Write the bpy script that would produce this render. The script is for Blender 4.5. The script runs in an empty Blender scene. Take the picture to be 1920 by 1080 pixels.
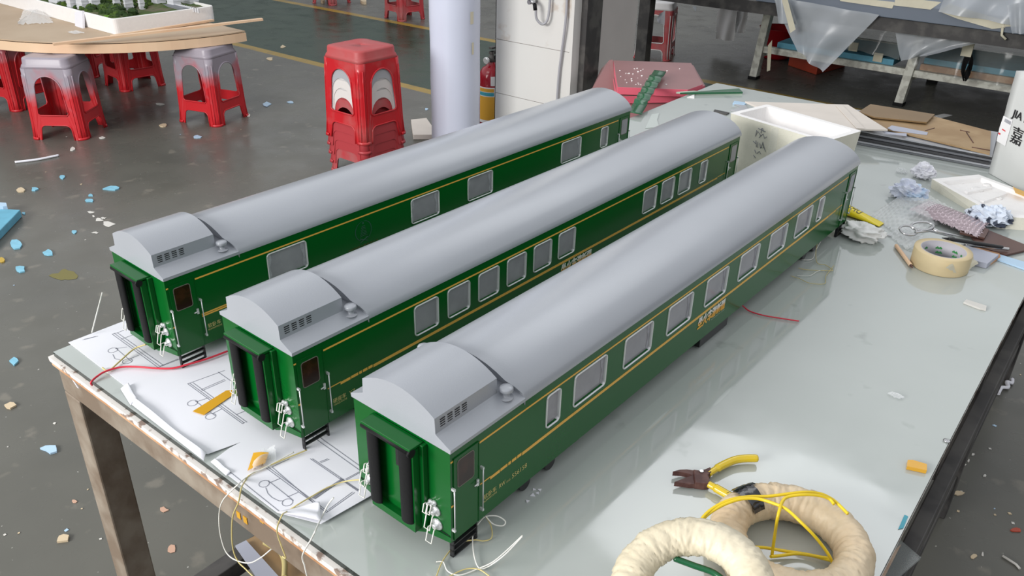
import bpy, math, random
from mathutils import Vector, Matrix, noise, geometry
random.seed(7)
sc = bpy.context.scene
COL = sc.collection
T = 0.75                       # height of the glass table top above the floor

# ---------------------------------------------------------------- camera
CP = Vector((0.4705, -0.5066, 0.7241 + T)); YAW, PITCH, ROLL, FPX = -0.6593, 0.4899, 0.0262, 1540.48
_cy, _sy, _cp, _sp = math.cos(YAW), math.sin(YAW), math.cos(PITCH), math.sin(PITCH)
FWD = Vector((_sy * _cp, _cy * _cp, -_sp)); _r = Vector((_cy, -_sy, 0)); _u = _r.cross(FWD)
RGT = math.cos(ROLL) * _r + math.sin(ROLL) * _u; UPV = -math.sin(ROLL) * _r + math.cos(ROLL) * _u
cam = bpy.data.cameras.new('camera'); cam.sensor_width = 36; cam.lens = FPX / 1920 * 36
cam.clip_start = 0.02; cam.clip_end = 100
camo = bpy.data.objects.new('camera', cam); COL.objects.link(camo)
camo.matrix_world = Matrix(((RGT.x, UPV.x, -FWD.x, CP.x), (RGT.y, UPV.y, -FWD.y, CP.y), (RGT.z, UPV.z, -FWD.z, CP.z), (0, 0, 0, 1)))
sc.camera = camo
sc.view_settings.view_transform = 'Standard'; sc.view_settings.look = 'None'
sc.view_settings.gamma = 1; sc.view_settings.use_curve_mapping = False
sc.view_settings.exposure = 0.0

# ---------------------------------------------------------------- light
w = bpy.data.worlds.new('hall_air'); sc.world = w; w.use_nodes = True
_nt = w.node_tree; _tc = _nt.nodes.new('ShaderNodeTexCoord'); _sx = _nt.nodes.new('ShaderNodeSeparateXYZ'); _mr = _nt.nodes.new('ShaderNodeValToRGB')
_nt.links.new(_tc.outputs['Generated'], _sx.inputs[0]); _nt.links.new(_sx.outputs['Z'], _mr.inputs['Fac'])   # dim hall walls, bright high windows, grey roof
_cr = _mr.color_ramp; _cr.elements[0].position = 0.20; _cr.elements[0].color = (0.10, 0.10, 0.105, 1); _cr.elements[1].position = 0.33; _cr.elements[1].color = (0.93, 0.96, 1.0, 1)
for _p, _c in ((0.60, 0.95), (0.80, 0.78), (1.0, 0.74)): _e = _cr.elements.new(_p); _e.color = (_c*.95, _c*.975, _c, 1)
_nt.links.new(_mr.outputs['Color'], _nt.nodes['Background'].inputs[0]); _nt.nodes['Background'].inputs[1].default_value = 0.94
def area(name, loc, target, sx, sy, power, col=(1, 1, 1)):
    l = bpy.data.lights.new(name, 'AREA'); l.shape = 'RECTANGLE'; l.size = sx; l.size_y = sy; l.energy = power; l.color = col
    o = bpy.data.objects.new(name, l); COL.objects.link(o); o.location = loc
    o.rotation_euler = (Vector(target) - Vector(loc)).to_track_quat('-Z', 'Y').to_euler(); return o
area('hall_light', (-2.2, -4.6, 2.5), (-0.5, 0.4, T), 3.6, 1.6, 400, (1.0, 0.985, 0.96))  # key light behind the camera, standing in for windows there
area('hall_light', (-0.95, 4.7, 4.9), (-0.2, 0.8, T), 3.4, 1.5, 25, (0.95, 0.97, 1.0)).data.shape = 'ELLIPSE'
area('hall_light', (-3.6, -0.4, 4.4), (-4.0, 1.6, 0), 2.4, 1.2, 24, (1.0, 0.98, 0.95))  # fill from above, aimed at the half round table to brighten it

# ---------------------------------------------------------------- helpers
def ray(x, y): return FWD + (x - 960) / FPX * RGT + (540 - y) / FPX * UPV
def onz(x, y, z): d = ray(x, y); return CP + d * ((z - CP.z) / d.z)
def tp(x, y, h=0.0): return onz(x, y, T + h)
def fl(x, y, h=0.0): return onz(x, y, h)
def aty(x, y, Y): d = ray(x, y); return CP + d * ((Y - CP.y) / d.y)
def atx(x, y, X): d = ray(x, y); return CP + d * ((X - CP.x) / d.x)

class MB:
    def __init__(s): s.v = []; s.f = []; s.s = []; s.m = []; s.mi = 0
    def add(s, vs, fs, smooth=False):
        b = len(s.v); s.v += [Vector(v) for v in vs]
        for f in fs: s.f.append([b + i for i in f]); s.s.append(smooth); s.m.append(s.mi)
        return s
    def box(s, x0, x1, y0, y1, z0, z1, M=None):
        vs = [Vector(p) for p in ((x0,y0,z0),(x1,y0,z0),(x1,y1,z0),(x0,y1,z0),(x0,y0,z1),(x1,y0,z1),(x1,y1,z1),(x0,y1,z1))]
        if M: vs = [M @ v for v in vs]
        return s.add(vs, [(0,3,2,1),(4,5,6,7),(0,1,5,4),(1,2,6,5),(2,3,7,6),(3,0,4,7)])
    def prism(s, poly, h0, h1, fn=lambda a, b, h: (a, b, h)):
        n = len(poly)
        vs = [fn(a, b, h0) for a, b in poly] + [fn(a, b, h1) for a, b in poly]
        return s.add(vs, [tuple(range(n))[::-1], tuple(range(n, 2*n))] + [(i, (i+1) % n, n+(i+1) % n, n+i) for i in range(n)])
    def slab(s, pts, th):          # polygon of 3d points given a thickness downwards
        n = len(pts); pts = [Vector(p) for p in pts]; d = Vector((0, 0, th))
        return s.add([p - d for p in pts] + pts, [tuple(range(n))[::-1], tuple(range(n, 2*n))] + [(i, (i+1) % n, n+(i+1) % n, n+i) for i in range(n)])
    def grid(s, rows, cu=False, cv=False, smooth=True):
        nu = len(rows); nv = len(rows[0]); fs = []
        for i in range(nu if cu else nu-1):
            for j in range(nv if cv else nv-1):
                a, b = i, (i+1) % nu; c, d = j, (j+1) % nv
                fs.append((a*nv+c, a*nv+d, b*nv+d, b*nv+c))
        return s.add([p for r in rows for p in r], fs, smooth)
    def tube(s, pts, r, n=8, closed=False, caps=True):
        pts = [Vector(p) for p in pts]; N = len(pts); rows = []; up = None
        for i, p in enumerate(pts):
            a = pts[i-1] if (i > 0 or closed) else p; b = pts[(i+1) % N] if (i < N-1 or closed) else p
            t = (b - a).normalized() if (b-a).length > 1e-9 else Vector((0, 0, 1))
            if up is None: up = Vector((0, 0, 1)) if abs(t.z) < .9 else Vector((1, 0, 0))
            e = (up - t * up.dot(t)); e = e.normalized() if e.length > 1e-6 else t.orthogonal().normalized(); up = e; g = t.cross(e)
            rr = r[i] if isinstance(r, (list, tuple)) else r
            rows.append([p + rr * (math.cos(k*2*math.pi/n) * e + math.sin(k*2*math.pi/n) * g) for k in range(n)])
        b0 = len(s.v); s.grid(rows, cu=closed, cv=True)
        if caps and not closed:
            s.f.append([b0 + k for k in range(n)][::-1]); s.s.append(False); s.m.append(s.mi)
            s.f.append([b0 + (N-1)*n + k for k in range(n)]); s.s.append(False); s.m.append(s.mi)
        return s
    def lathe(s, prof, n=24, M=None, smooth=True, caps=True):
        rows = [[Vector((r*math.cos(k*2*math.pi/n), r*math.sin(k*2*math.pi/n), z)) for k in range(n)] for r, z in prof]
        if M: rows = [[M @ p for p in r] for r in rows]
        b0 = len(s.v); s.grid(rows, cv=True, smooth=smooth)
        if caps:
            s.f.append([b0 + k for k in range(n)][::-1]); s.s.append(False); s.m.append(s.mi)
            L = (len(rows)-1)*n; s.f.append([b0 + L + k for k in range(n)]); s.s.append(False); s.m.append(s.mi)
        return s

def mesh_of(mb, mats, origin=Vector((0, 0, 0))):
    me = bpy.data.meshes.new('mesh'); me.from_pydata([tuple(v - origin) for v in mb.v], [], mb.f)
    me.polygons.foreach_set('use_smooth', mb.s); me.polygons.foreach_set('material_index', mb.m)
    for m in (mats if isinstance(mats, (list, tuple)) else [mats]): me.materials.append(m)
    me.validate(); me.update()
    return me
def bev(o, wd, seg=2):
    m = o.modifiers.new('soft_edges', 'BEVEL'); m.width = wd; m.segments = seg; m.limit_method = 'ANGLE'; m.angle_limit = 0.7
def solid(o, t, off=0):
    m = o.modifiers.new('thickness', 'SOLIDIFY'); m.thickness = t; m.offset = off
def tag(o, label, cat, group=None):
    o['label'] = label; o['category'] = cat
    if group: o['group'] = group
    return o
def thing(name, label, cat, loc=(0, 0, 0), rz=0, group=None):
    o = bpy.data.objects.new(name, None); COL.objects.link(o); o.empty_display_size = .02
    o.location = loc; o.rotation_euler = (0, 0, rz); return tag(o, label, cat, group)
def part(name, mb, m, parent, label=None, bevel=0, thick=0, world=False, stuff=False):
    if world:
        org = Vector((0, 0, 0)); p = parent
        while p is not None: org += Vector(p.location); p = p.parent
        mb.v = [v - org for v in mb.v]
    o = bpy.data.objects.new(name, mesh_of(mb, m)); COL.objects.link(o); o.parent = parent
    if label: o['label'] = label
    if stuff: o['kind'] = 'stuff'
    if thick: solid(o, thick)
    if bevel: bev(o, bevel)
    return o
def solo(name, mb, m, label, cat, group=None, bevel=0, thick=0):
    xs = [v.x for v in mb.v]; ys = [v.y for v in mb.v]; zs = [v.z for v in mb.v]
    org = Vector(((min(xs)+max(xs))/2, (min(ys)+max(ys))/2, min(zs)))
    o = bpy.data.objects.new(name, mesh_of(mb, m, org)); COL.objects.link(o); o.location = org
    if thick: solid(o, thick)
    if bevel: bev(o, bevel)
    return tag(o, label, cat, group)
def struct(name, mb, m, parent=None):
    o = bpy.data.objects.new(name, mesh_of(mb, m)); COL.objects.link(o)
    if parent: o.parent = parent
    else: o['kind'] = 'structure'
    return o
def cat_rom(pts, k=8):
    pts = [Vector(p) for p in pts]; out = []
    for i in range(len(pts)-1):
        p0 = pts[max(i-1, 0)]; p1 = pts[i]; p2 = pts[i+1]; p3 = pts[min(i+2, len(pts)-1)]
        for j in range(k):
            t = j/k; out.append(.5*((2*p1)+(-p0+p2)*t+(2*p0-5*p1+4*p2-p3)*t*t+(-p0+3*p1-3*p2+p3)*t**3))
    out.append(pts[-1]); return out
def rrect(w_, h_, r, n=5):     # rounded rectangle about 0,0, counter clockwise
    out = []
    for cx, cy, a0 in ((w_/2-r, h_/2-r, 0), (-w_/2+r, h_/2-r, 90), (-w_/2+r, -h_/2+r, 180), (w_/2-r, -h_/2+r, 270)):
        for k in range(n+1):
            a = math.radians(a0 + 90*k/n); out.append((cx + r*math.cos(a), cy + r*math.sin(a)))
    return out
_fc = {}
def text_mb(mb, s, u0, u1, z0, z1, fn, depth=.0003, font=None, keep=False):
    """flat lettering fitted into the box u0..u1, z0..z1; fn maps (a, b, h) to space"""
    cu = bpy.data.curves.new('lettering', 'FONT'); cu.body = s; cu.resolution_u = 2
    o = bpy.data.objects.new('lettering', cu); COL.objects.link(o)
    bpy.context.view_layer.update()
    me = bpy.data.meshes.new_from_object(o.evaluated_get(bpy.context.evaluated_depsgraph_get()))
    bpy.data.objects.remove(o); bpy.data.curves.remove(cu)
    if not me.vertices: return
    xs = [v.co.x for v in me.vertices]; ys = [v.co.y for v in me.vertices]
    ax, bx, ay, by = min(xs), max(xs), min(ys), max(ys)
    mb.add([fn(u0 + (v.co.x-ax)/(bx-ax)*(u1-u0), z0 + (v.co.y-ay)/(by-ay)*(z1-z0), depth) for v in me.vertices],
           [tuple(p.vertices) for p in me.polygons])
    bpy.data.meshes.remove(me)

# ---------------------------------------------------------------- materials
def N(nt, kind, **kw):
    n = nt.nodes.new(kind)
    for k, v in kw.items():
        if k in n.inputs.keys(): n.inputs[k].default_value = v
        else: setattr(n, k, v)
    return n
def mat(name, col, rough=.5, metal=0, spec=.5, coat=0, var=0, scale=20, col2=None, bump=0, bscale=60, alpha=1, trans=0, lo=.45, hi=.6, detail=4):
    m = bpy.data.materials.new(name); m.use_nodes = True; nt = m.node_tree; b = nt.nodes['Principled BSDF']
    b.inputs['Base Color'].default_value = (*col, 1); b.inputs['Roughness'].default_value = rough; b.inputs['Metallic'].default_value = metal
    b.inputs['Specular IOR Level'].default_value = spec; b.inputs['Coat Weight'].default_value = coat; b.inputs['Coat Roughness'].default_value = .06
    b.inputs['Alpha'].default_value = alpha; b.inputs['Transmission Weight'].default_value = trans
    tc = N(nt, 'ShaderNodeTexCoord')
    if var or col2:
        nz = N(nt, 'ShaderNodeTexNoise', Scale=scale, Detail=detail); nt.links.new(tc.outputs['Object'], nz.inputs['Vector'])
        rp = N(nt, 'ShaderNodeMapRange'); rp.inputs['From Min'].default_value = lo if col2 else .3; rp.inputs['From Max'].default_value = hi if col2 else .7
        nt.links.new(nz.outputs['Fac'], rp.inputs['Value'])
        mx = N(nt, 'ShaderNodeMix', data_type='RGBA'); nt.links.new(rp.outputs['Result'], mx.inputs['Factor'])
        c2 = col2 if col2 else tuple(min(1, c*(1+var)) for c in col); c1 = col if col2 else tuple(c*(1-var) for c in col)
        mx.inputs['A'].default_value = (*c1, 1); mx.inputs['B'].default_value = (*c2, 1)
        nt.links.new(mx.outputs['Result'], b.inputs['Base Color'])
    if bump:
        nb = N(nt, 'ShaderNodeTexNoise', Scale=bscale, Detail=3.0); nt.links.new(tc.outputs['Object'], nb.inputs['Vector'])
        bp = N(nt, 'ShaderNodeBump', Strength=bump, Distance=.002); nt.links.new(nb.outputs['Fac'], bp.inputs['Height']); nt.links.new(bp.outputs['Normal'], b.inputs['Normal'])
    return m
def clear_mat(name, col, a=.25, rough=.1, gl=.25):
    m = bpy.data.materials.new(name); m.use_nodes = True; nt = m.node_tree; nt.nodes.clear()
    out = N(nt, 'ShaderNodeOutputMaterial'); tr = N(nt, 'ShaderNodeBsdfTransparent'); df = N(nt, 'ShaderNodeBsdfPrincipled')
    df.inputs['Base Color'].default_value = (*col, 1); df.inputs['Roughness'].default_value = rough
    lw = N(nt, 'ShaderNodeLayerWeight', Blend=.35); mr = N(nt, 'ShaderNodeMapRange'); mr.inputs['To Min'].default_value = a; mr.inputs['To Max'].default_value = min(1, a+gl*2)
    nt.links.new(lw.outputs['Facing'], mr.inputs['Value']); mx = N(nt, 'ShaderNodeMixShader')
    nt.links.new(mr.outputs['Result'], mx.inputs[0]); nt.links.new(tr.outputs[0], mx.inputs[1]); nt.links.new(df.outputs[0], mx.inputs[2]); nt.links.new(mx.outputs[0], out.inputs[0])
    return m
M = {}
M['green'] = mat('green_lacquer', (.001, .098, .013), .22, spec=.32, coat=.12, bump=.03, bscale=180)
M['roof'] = mat('grey_roof_paint', (.375, .395, .435), .33, spec=.5, var=.03, scale=6, bump=.08, bscale=500)
_rb = M['roof'].node_tree.nodes['Principled BSDF']; _rb.inputs['Coat Weight'].default_value = .55; _rb.inputs['Coat Roughness'].default_value = .22
M['gold'] = mat('gold_stripe', (.86, .47, .08), .4, var=.05, scale=40)
M['letter'] = mat('gold_letter', (.62, .53, .20), .5)
M['chrome'] = mat('silver_frame', (.78, .79, .80), .28, metal=.55)
M['pane'] = mat('grey_window', (.33, .325, .355), .12, spec=.5, var=.10, scale=30)
M['curtain'] = mat('pale_curtain', (.40, .40, .44), .5, var=.15, scale=200)
M['darkpane'] = mat('brown_dark_window', (.020, .006, .004), .12, col2=(.075, .022, .010), scale=28, lo=.5, hi=.75)
M['rubber'] = mat('black_rubber', (.010, .010, .011), .6, spec=.2, bump=.15, bscale=300)
M['black'] = mat('black_plastic', (.015, .015, .017), .4)
M['wire_white'] = mat('white_wire', (.80, .79, .74), .4)
M['wire_yellow'] = mat('pale_yellow_wire', (.62, .52, .22), .4)
M['wire_red'] = mat('red_wire', (.70, .03, .06), .4)
M['cable_yellow'] = mat('yellow_cable', (.86, .62, .02), .35)
M['paper'] = mat('white_paper', (.80, .80, .86), .7, var=.02, scale=5)
M['ink'] = mat('thin_ink', (.20, .21, .26), .8)
M['kapton'] = mat('amber_tape', (.72, .38, .03), .2, spec=.6)
M['wood'] = mat('raw_board', (.50, .26, .13), .65, col2=(.66, .42, .25), scale=14)
M['chipped'] = mat('chipped_white_edge', (.78, .74, .70), .7, col2=(.30, .22, .18), scale=55, lo=.55, hi=.62)
M['rust'] = mat('worn_brown_steel', (.20, .15, .11), .5, col2=(.33, .28, .225), scale=14, lo=.4, hi=.65, bump=.2, bscale=80)
M['darksteel'] = mat('dark_steel', (.045, .042, .042), .55, col2=(.085, .08, .075), scale=12)
M['bluesteel'] = mat('grey_blue_slab', (.16, .19, .24), .5, var=.06, scale=4)
M['whitesteel'] = mat('cream_leg_paint', (.78, .78, .70), .55, col2=(.55, .54, .48), scale=25)
M['foamwhite'] = mat('white_styrofoam', (.90, .88, .87), .75, var=.02, scale=60, bump=.35, bscale=260)
M['foamcream'] = mat('cream_styrofoam', (.70, .68, .58), .75, var=.04, scale=30, bump=.35, bscale=220)
M['cardgrey'] = mat('beige_board', (.70, .64, .58), .7, var=.04, scale=12)
M['brownboard'] = mat('brown_kraft_board', (.33, .21, .10), .6, col2=(.40, .27, .14), scale=9)
M['acrylic'] = mat('grey_acrylic_edges', (.13, .135, .15), .3, col2=(.34, .35, .38), scale=60, lo=.45, hi=.62)
M['pink'] = mat('pink_foam_board', (.30, .145, .145), .35, var=.07, scale=7, spec=.5)
M['pinkedge'] = mat('bright_pink_edge', (.72, .13, .19), .45)
M['greenstrip'] = mat('green_painted_strip', (.004, .10, .035), .25, coat=.3)
M['palegreen'] = mat('faded_green_paint', (.50, .62, .50), .5)
M['tile'] = mat('white_glazed_tile', (.76, .75, .72), .25, var=.03, scale=2)
M['tilestain'] = mat('tile_with_rust_stain', (.77, .76, .73), .28, col2=(.55, .45, .36), scale=7, lo=.60, hi=.72)
M['grout'] = mat('grout', (.42, .40, .38), .8)
M['panel'] = mat('beige_grey_panel', (.52, .48, .46), .6, var=.08, scale=3)
M['pillar'] = mat('pale_lilac_wrapped_pipe', (.68, .72, .86), .28, var=.03, scale=3, bump=.05, bscale=40)
M['red'] = mat('red_plastic', (.56, .014, .022), .3, col2=(.52, .10, .10), scale=9, lo=.5, hi=.75)
M['dullred'] = mat('dusty_red_plastic', (.50, .05, .06), .45, col2=(.42, .14, .14), scale=10, lo=.4, hi=.7)
M['greyplastic'] = mat('grey_white_plastic', (.42, .43, .45), .4, var=.1, scale=10)
M['whiteplastic'] = mat('white_plastic', (.78, .76, .76), .4)
M['creamring'] = mat('cream_worn_rim', (.70, .60, .50), .5, col2=(.66, .22, .18), scale=30)
M['dustytop'] = mat('dusty_red_seat', (.50, .05, .055), .5, col2=(.46, .11, .11), scale=9, lo=.3, hi=.7)
M['masking'] = mat('cream_masking_tape', (.68, .55, .33), .55, var=.04, scale=30)
M['maskpale'] = mat('pale_masking_tape', (.72, .67, .52), .55, var=.04, scale=20)
M['kraftwrap'] = mat('cream_crepe_wrap', (.68, .52, .34), .5, col2=(.73, .60, .42), scale=16, lo=.35, hi=.65, bump=1, bscale=45)
M['kraftwrap2'] = mat('pale_crepe_wrap', (.66, .58, .42), .5, col2=(.71, .64, .49), scale=16, lo=.35, hi=.65, bump=1, bscale=45)
M['blacktape'] = mat('black_tape', (.012, .012, .016), .15, coat=.4)
M['handle'] = mat('yellow_dipped_handle', (.74, .53, .02), .2, coat=.3)
M['rustmetal'] = mat('rusty_jaw', (.075, .028, .024), .5, col2=(.13, .06, .05), scale=60)
M['steel'] = mat('bright_steel', (.55, .55, .56), .2, metal=.9)
M['clear'] = clear_mat('clear_film', (.85, .87, .88), .10, .06, .22)
M['bubble'] = clear_mat('clear_bubble_film', (.88, .90, .91), .20, .05, .25)
M['lilacbubble'] = mat('silvery_lilac_bubble', (.42, .34, .37), .16, metal=.35, var=.1, scale=20)
M['haze'] = clear_mat('milky_plastic_sheet', (.50, .53, .57), .72, .25, .1)
M['gauze'] = clear_mat('thin_clear_sheet', (.42, .45, .44), .28, .15, .15)
M['cloth'] = mat('white_glove_cloth', (.86, .86, .84), .7)
M['bluepaper'] = mat('blue_white_paper', (.70, .74, .86), .6, col2=(.50, .64, .82), scale=25, lo=.52, hi=.62)
M['inkpaper'] = mat('printed_crumpled_paper', (.68, .74, .84), .6, col2=(.04, .05, .08), scale=42, lo=.56, hi=.60)
M['leather'] = mat('dark_brown_card', (.10, .045, .035), .45)
M['lilacboard'] = mat('lilac_grey_laminate', (.44, .46, .55), .4)
M['lightblue'] = mat('light_blue_strip', (.44, .62, .80), .35)
M['bluefoam'] = mat('blue_foam', (.13, .40, .55), .6, var=.1, scale=20)
M['chipblue'] = mat('blue_foam_chip', (.22, .50, .65), .6, var=.1, scale=60)
M['chipwhite'] = mat('whitish_chip', (.66, .64, .60), .7)
M['chipcream'] = mat('cream_chip', (.62, .50, .34), .7)
M['chippeach'] = mat('peach_chip', (.58, .36, .26), .7)
M['chipyellow'] = mat('yellow_chip', (.50, .34, .06), .7)
M['tubeyellow'] = mat('yellow_glue_tube', (.85, .68, .01), .25)
M['bag'] = mat('white_woven_bag', (.62, .63, .62), .4, var=.03, scale=6, bump=.5, bscale=14)
M['label'] = mat('white_label', (.82, .81, .82), .4)
M['redink'] = mat('red_ink', (.7, .05, .06), .5)
M['table'] = None
M['extred'] = mat('extinguisher_red', (.33, .006, .018), .2, coat=.3)
M['extlabel'] = mat('orange_label', (.72, .38, .04), .4)
M['extblue'] = mat('blue_label_band', (.05, .35, .45), .4)
M['terrain'] = mat('model_ground_green', (.05, .09, .012), .9, col2=(.12, .11, .06), scale=9)
M['foliage'] = mat('model_foliage', (.018, .045, .006), .9, col2=(.06, .11, .01), scale=26, bump=1, bscale=120)
M['brightgrass'] = mat('model_grass', (.10, .24, .01), .9)
M['modelwhite'] = mat('model_building_white', (.68, .69, .72), .5)
M['modelgrey'] = mat('model_road_grey', (.20, .21, .23), .7)
M['plywood'] = mat('plywood_top', (.45, .33, .22), .6, col2=(.52, .40, .28), scale=3, lo=.35, hi=.65)
M['plyedge'] = mat('plywood_edge_band', (.80, .53, .34), .5, col2=(.84, .60, .40), scale=2.5)
M['hose'] = mat('grey_hose', (.42, .42, .45), .4)
M['redpan'] = mat('red_brown_tray', (.45, .06, .025), .5)
M['redbucket'] = mat('red_bucket', (.35, .005, .012), .4)

def sprayed(name, z0, z1):     # red stools with grey paint overspray towards the seat
    m = bpy.data.materials.new(name); m.use_nodes = True; nt = m.node_tree; b = nt.nodes['Principled BSDF']; b.inputs['Roughness'].default_value = .35
    tc = N(nt, 'ShaderNodeTexCoord'); sx = N(nt, 'ShaderNodeSeparateXYZ'); nt.links.new(tc.outputs['Object'], sx.inputs[0])
    nz = N(nt, 'ShaderNodeTexNoise', Scale=7.0, Detail=3.0); nt.links.new(tc.outputs['Object'], nz.inputs['Vector'])
    ma = N(nt, 'ShaderNodeMath', operation='MULTIPLY_ADD'); ma.inputs[1].default_value = .50; nt.links.new(nz.outputs['Fac'], ma.inputs[0]); nt.links.new(sx.outputs['Z'], ma.inputs[2])
    mr = N(nt, 'ShaderNodeMapRange'); mr.inputs['From Min'].default_value = z0+.25; mr.inputs['From Max'].default_value = z1+.25; nt.links.new(ma.outputs[0], mr.inputs['Value'])
    mx = N(nt, 'ShaderNodeMix', data_type='RGBA'); mx.inputs['A'].default_value = (.60, .022, .030, 1); mx.inputs['B'].default_value = (.36, .32, .37, 1)
    nt.links.new(mr.outputs['Result'], mx.inputs['Factor']); nt.links.new(mx.outputs['Result'], b.inputs['Base Color']); return m
M['spray1'] = sprayed('red_plastic_grey_overspray', .18, .36)
M['spray2'] = sprayed('red_plastic_light_overspray', .28, .52)

# floor: grey epoxy with a green lane between two yellow lines, scuffed
def floor_mat():
    m = bpy.data.materials.new('epoxy_floor'); m.use_nodes = True; nt = m.node_tree; b = nt.nodes['Principled BSDF']
    tc = N(nt, 'ShaderNodeTexCoord'); sx = N(nt, 'ShaderNodeSeparateXYZ'); nt.links.new(tc.outputs['Object'], sx.inputs[0])
    def noise_(scale, detail=5.0): n = N(nt, 'ShaderNodeTexNoise', Scale=scale, Detail=detail); nt.links.new(tc.outputs['Object'], n.inputs['Vector']); return n.outputs['Fac']
    def rng(src, a, b_, c=0., d=1.):
        r = N(nt, 'ShaderNodeMapRange'); r.inputs['From Min'].default_value = a; r.inputs['From Max'].default_value = b_; r.inputs['To Min'].default_value = c; r.inputs['To Max'].default_value = d
        nt.links.new(src, r.inputs['Value']); return r.outputs['Result']
    def mix(fac, a, b_):
        x = N(nt, 'ShaderNodeMix', data_type='RGBA')
        for key, v in (('A', a), ('B', b_)):
            if isinstance(v, tuple): x.inputs[key].default_value = (*v, 1)
            else: nt.links.new(v, x.inputs[key])
        nt.links.new(fac, x.inputs['Factor']); return x.outputs['Result']
    def mul(a, b_):
        x = N(nt, 'ShaderNodeMath', operation='MULTIPLY'); nt.links.new(a, x.inputs[0]); nt.links.new(b_, x.inputs[1]); return x.outputs[0]
    def band(y0, y1, e=.006): return mul(rng(sx.outputs['Y'], y0-e, y0+e), rng(sx.outputs['Y'], y1-e, y1+e, 1., 0.))
    base = mix(rng(noise_(2.2), .35, .65), (.108, .107, .094), (.132, .130, .113))
    base = mix(rng(noise_(11.), .62, .70), base, (.175, .165, .14))
    lane = mix(rng(noise_(3.), .45, .7), (.006, .034, .016), (.016, .044, .022))
    c = mix(band(3.58, 5.12), base, lane)
    yel = mix(rng(noise_(9.), .5, .75), (.36, .235, .035), (.25, .18, .06))
    c = mix(band(3.50, 3.585), c, yel); c = mix(band(5.11, 5.20), c, yel)
    c = mix(rng(noise_(70., 2.), .745, .76), c, (.42, .41, .38))
    nt.links.new(c, b.inputs['Base Color'])
    nt.links.new(rng(noise_(6.), .3, .7, .20, .38), b.inputs['Roughness']); b.inputs['Specular IOR Level'].default_value = .27
    return m
M['floor'] = floor_mat()
def glass_mat():
    m = bpy.data.materials.new('frosted_table_glass'); m.use_nodes = True; nt = m.node_tree; b = nt.nodes['Principled BSDF']
    tc = N(nt, 'ShaderNodeTexCoord')
    nz = N(nt, 'ShaderNodeTexNoise', Scale=3.0, Detail=6.0); nt.links.new(tc.outputs['Object'], nz.inputs['Vector'])
    mx = N(nt, 'ShaderNodeMix', data_type='RGBA'); mx.inputs['A'].default_value = (.43, .465, .445, 1); mx.inputs['B'].default_value = (.47, .505, .485, 1)
    r = N(nt, 'ShaderNodeMapRange'); r.inputs['From Min'].default_value = .35; r.inputs['From Max'].default_value = .65
    nt.links.new(nz.outputs['Fac'], r.inputs['Value']); nt.links.new(r.outputs['Result'], mx.inputs['Factor'])
    # smudges and dry spots
    n2 = N(nt, 'ShaderNodeTexNoise', Scale=14.0, Detail=3.0); nt.links.new(tc.outputs['Object'], n2.inputs['Vector'])
    r2 = N(nt, 'ShaderNodeMapRange'); r2.inputs['From Min'].default_value = .66; r2.inputs['From Max'].default_value = .72; r2.inputs['To Max'].default_value = .5; nt.links.new(n2.outputs['Fac'], r2.inputs['Value'])
    m2 = N(nt, 'ShaderNodeMix', data_type='RGBA'); m2.inputs['B'].default_value = (.30, .33, .31, 1)
    nt.links.new(mx.outputs['Result'], m2.inputs['A']); nt.links.new(r2.outputs['Result'], m2.inputs['Factor'])
    # fine white scratches
    mp = N(nt, 'ShaderNodeMapping'); mp.inputs['Scale'].default_value = (60, 4, 1); mp.inputs['Rotation'].default_value = (0, 0, .5); nt.links.new(tc.outputs['Object'], mp.inputs['Vector'])
    n3 = N(nt, 'ShaderNodeTexNoise', Scale=1.0, Detail=1.0); nt.links.new(mp.outputs[0], n3.inputs['Vector'])
    r3 = N(nt, 'ShaderNodeMapRange'); r3.inputs['From Min'].default_value = .76; r3.inputs['From Max'].default_value = .80; r3.inputs['To Max'].default_value = .5; nt.links.new(n3.outputs['Fac'], r3.inputs['Value'])
    m3 = N(nt, 'ShaderNodeMix', data_type='RGBA'); m3.inputs['B'].default_value = (.62, .66, .64, 1)
    nt.links.new(m2.outputs['Result'], m3.inputs['A']); nt.links.new(r3.outputs['Result'], m3.inputs['Factor'])
    nt.links.new(m3.outputs['Result'], b.inputs['Base Color'])
    r4 = N(nt, 'ShaderNodeMapRange'); r4.inputs['From Min'].default_value = .3; r4.inputs['From Max'].default_value = .7; r4.inputs['To Min'].default_value = .03; r4.inputs['To Max'].default_value = .13
    nt.links.new(n2.outputs['Fac'], r4.inputs['Value']); nt.links.new(r4.outputs['Result'], b.inputs['Roughness'])
    b.inputs['IOR'].default_value = 1.9; b.inputs['Specular IOR Level'].default_value = .5; return m
M['glass'] = glass_mat()
M['glassedge'] = mat('dark_glass_edge', (.012, .022, .020), .15)

# ---------------------------------------------------------------- setting
struct('floor', MB().box(-14, 8, -6, 16, -.05, 0), M['floor'])
# tiled pier: a core with glazed tiles, right side a panel
PY = 3.0
pier = MB().box(-2.40, -1.905, PY+.008, 3.62, 0, 3.0)
struct('wall_back', pier, M['panel'])
tl = MB(); zz = [0, .008, .285, .575, .865, 1.155, 1.445, 1.735, 2.0, 3.0]
for k in range(1, len(zz)-1):
    tl.mi = 1 if zz[k] in (.575, .865, 1.155) else 0
    tl.box(-2.404, -1.918, PY, PY+.008, zz[k]+.0015, zz[k+1]-.0015)
    tl.mi = 0; tl.box(-2.404, -2.400, PY, 3.6, zz[k]+.0015, zz[k+1]-.0015)
struct('trim_1', tl, [M['tile'], M['tilestain']])
struct('trim_2', MB().box(-1.918, -1.900, PY-.004, PY+.06, 0, 3.0), M['tile'])
solo('steel_post', MB().box(-1.905, -1.865, 3.06, 3.20, 0, 2.9), M['darksteel'], 'dark grey steel post standing against the side of the white tiled pier', 'post', bevel=.003)

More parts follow.
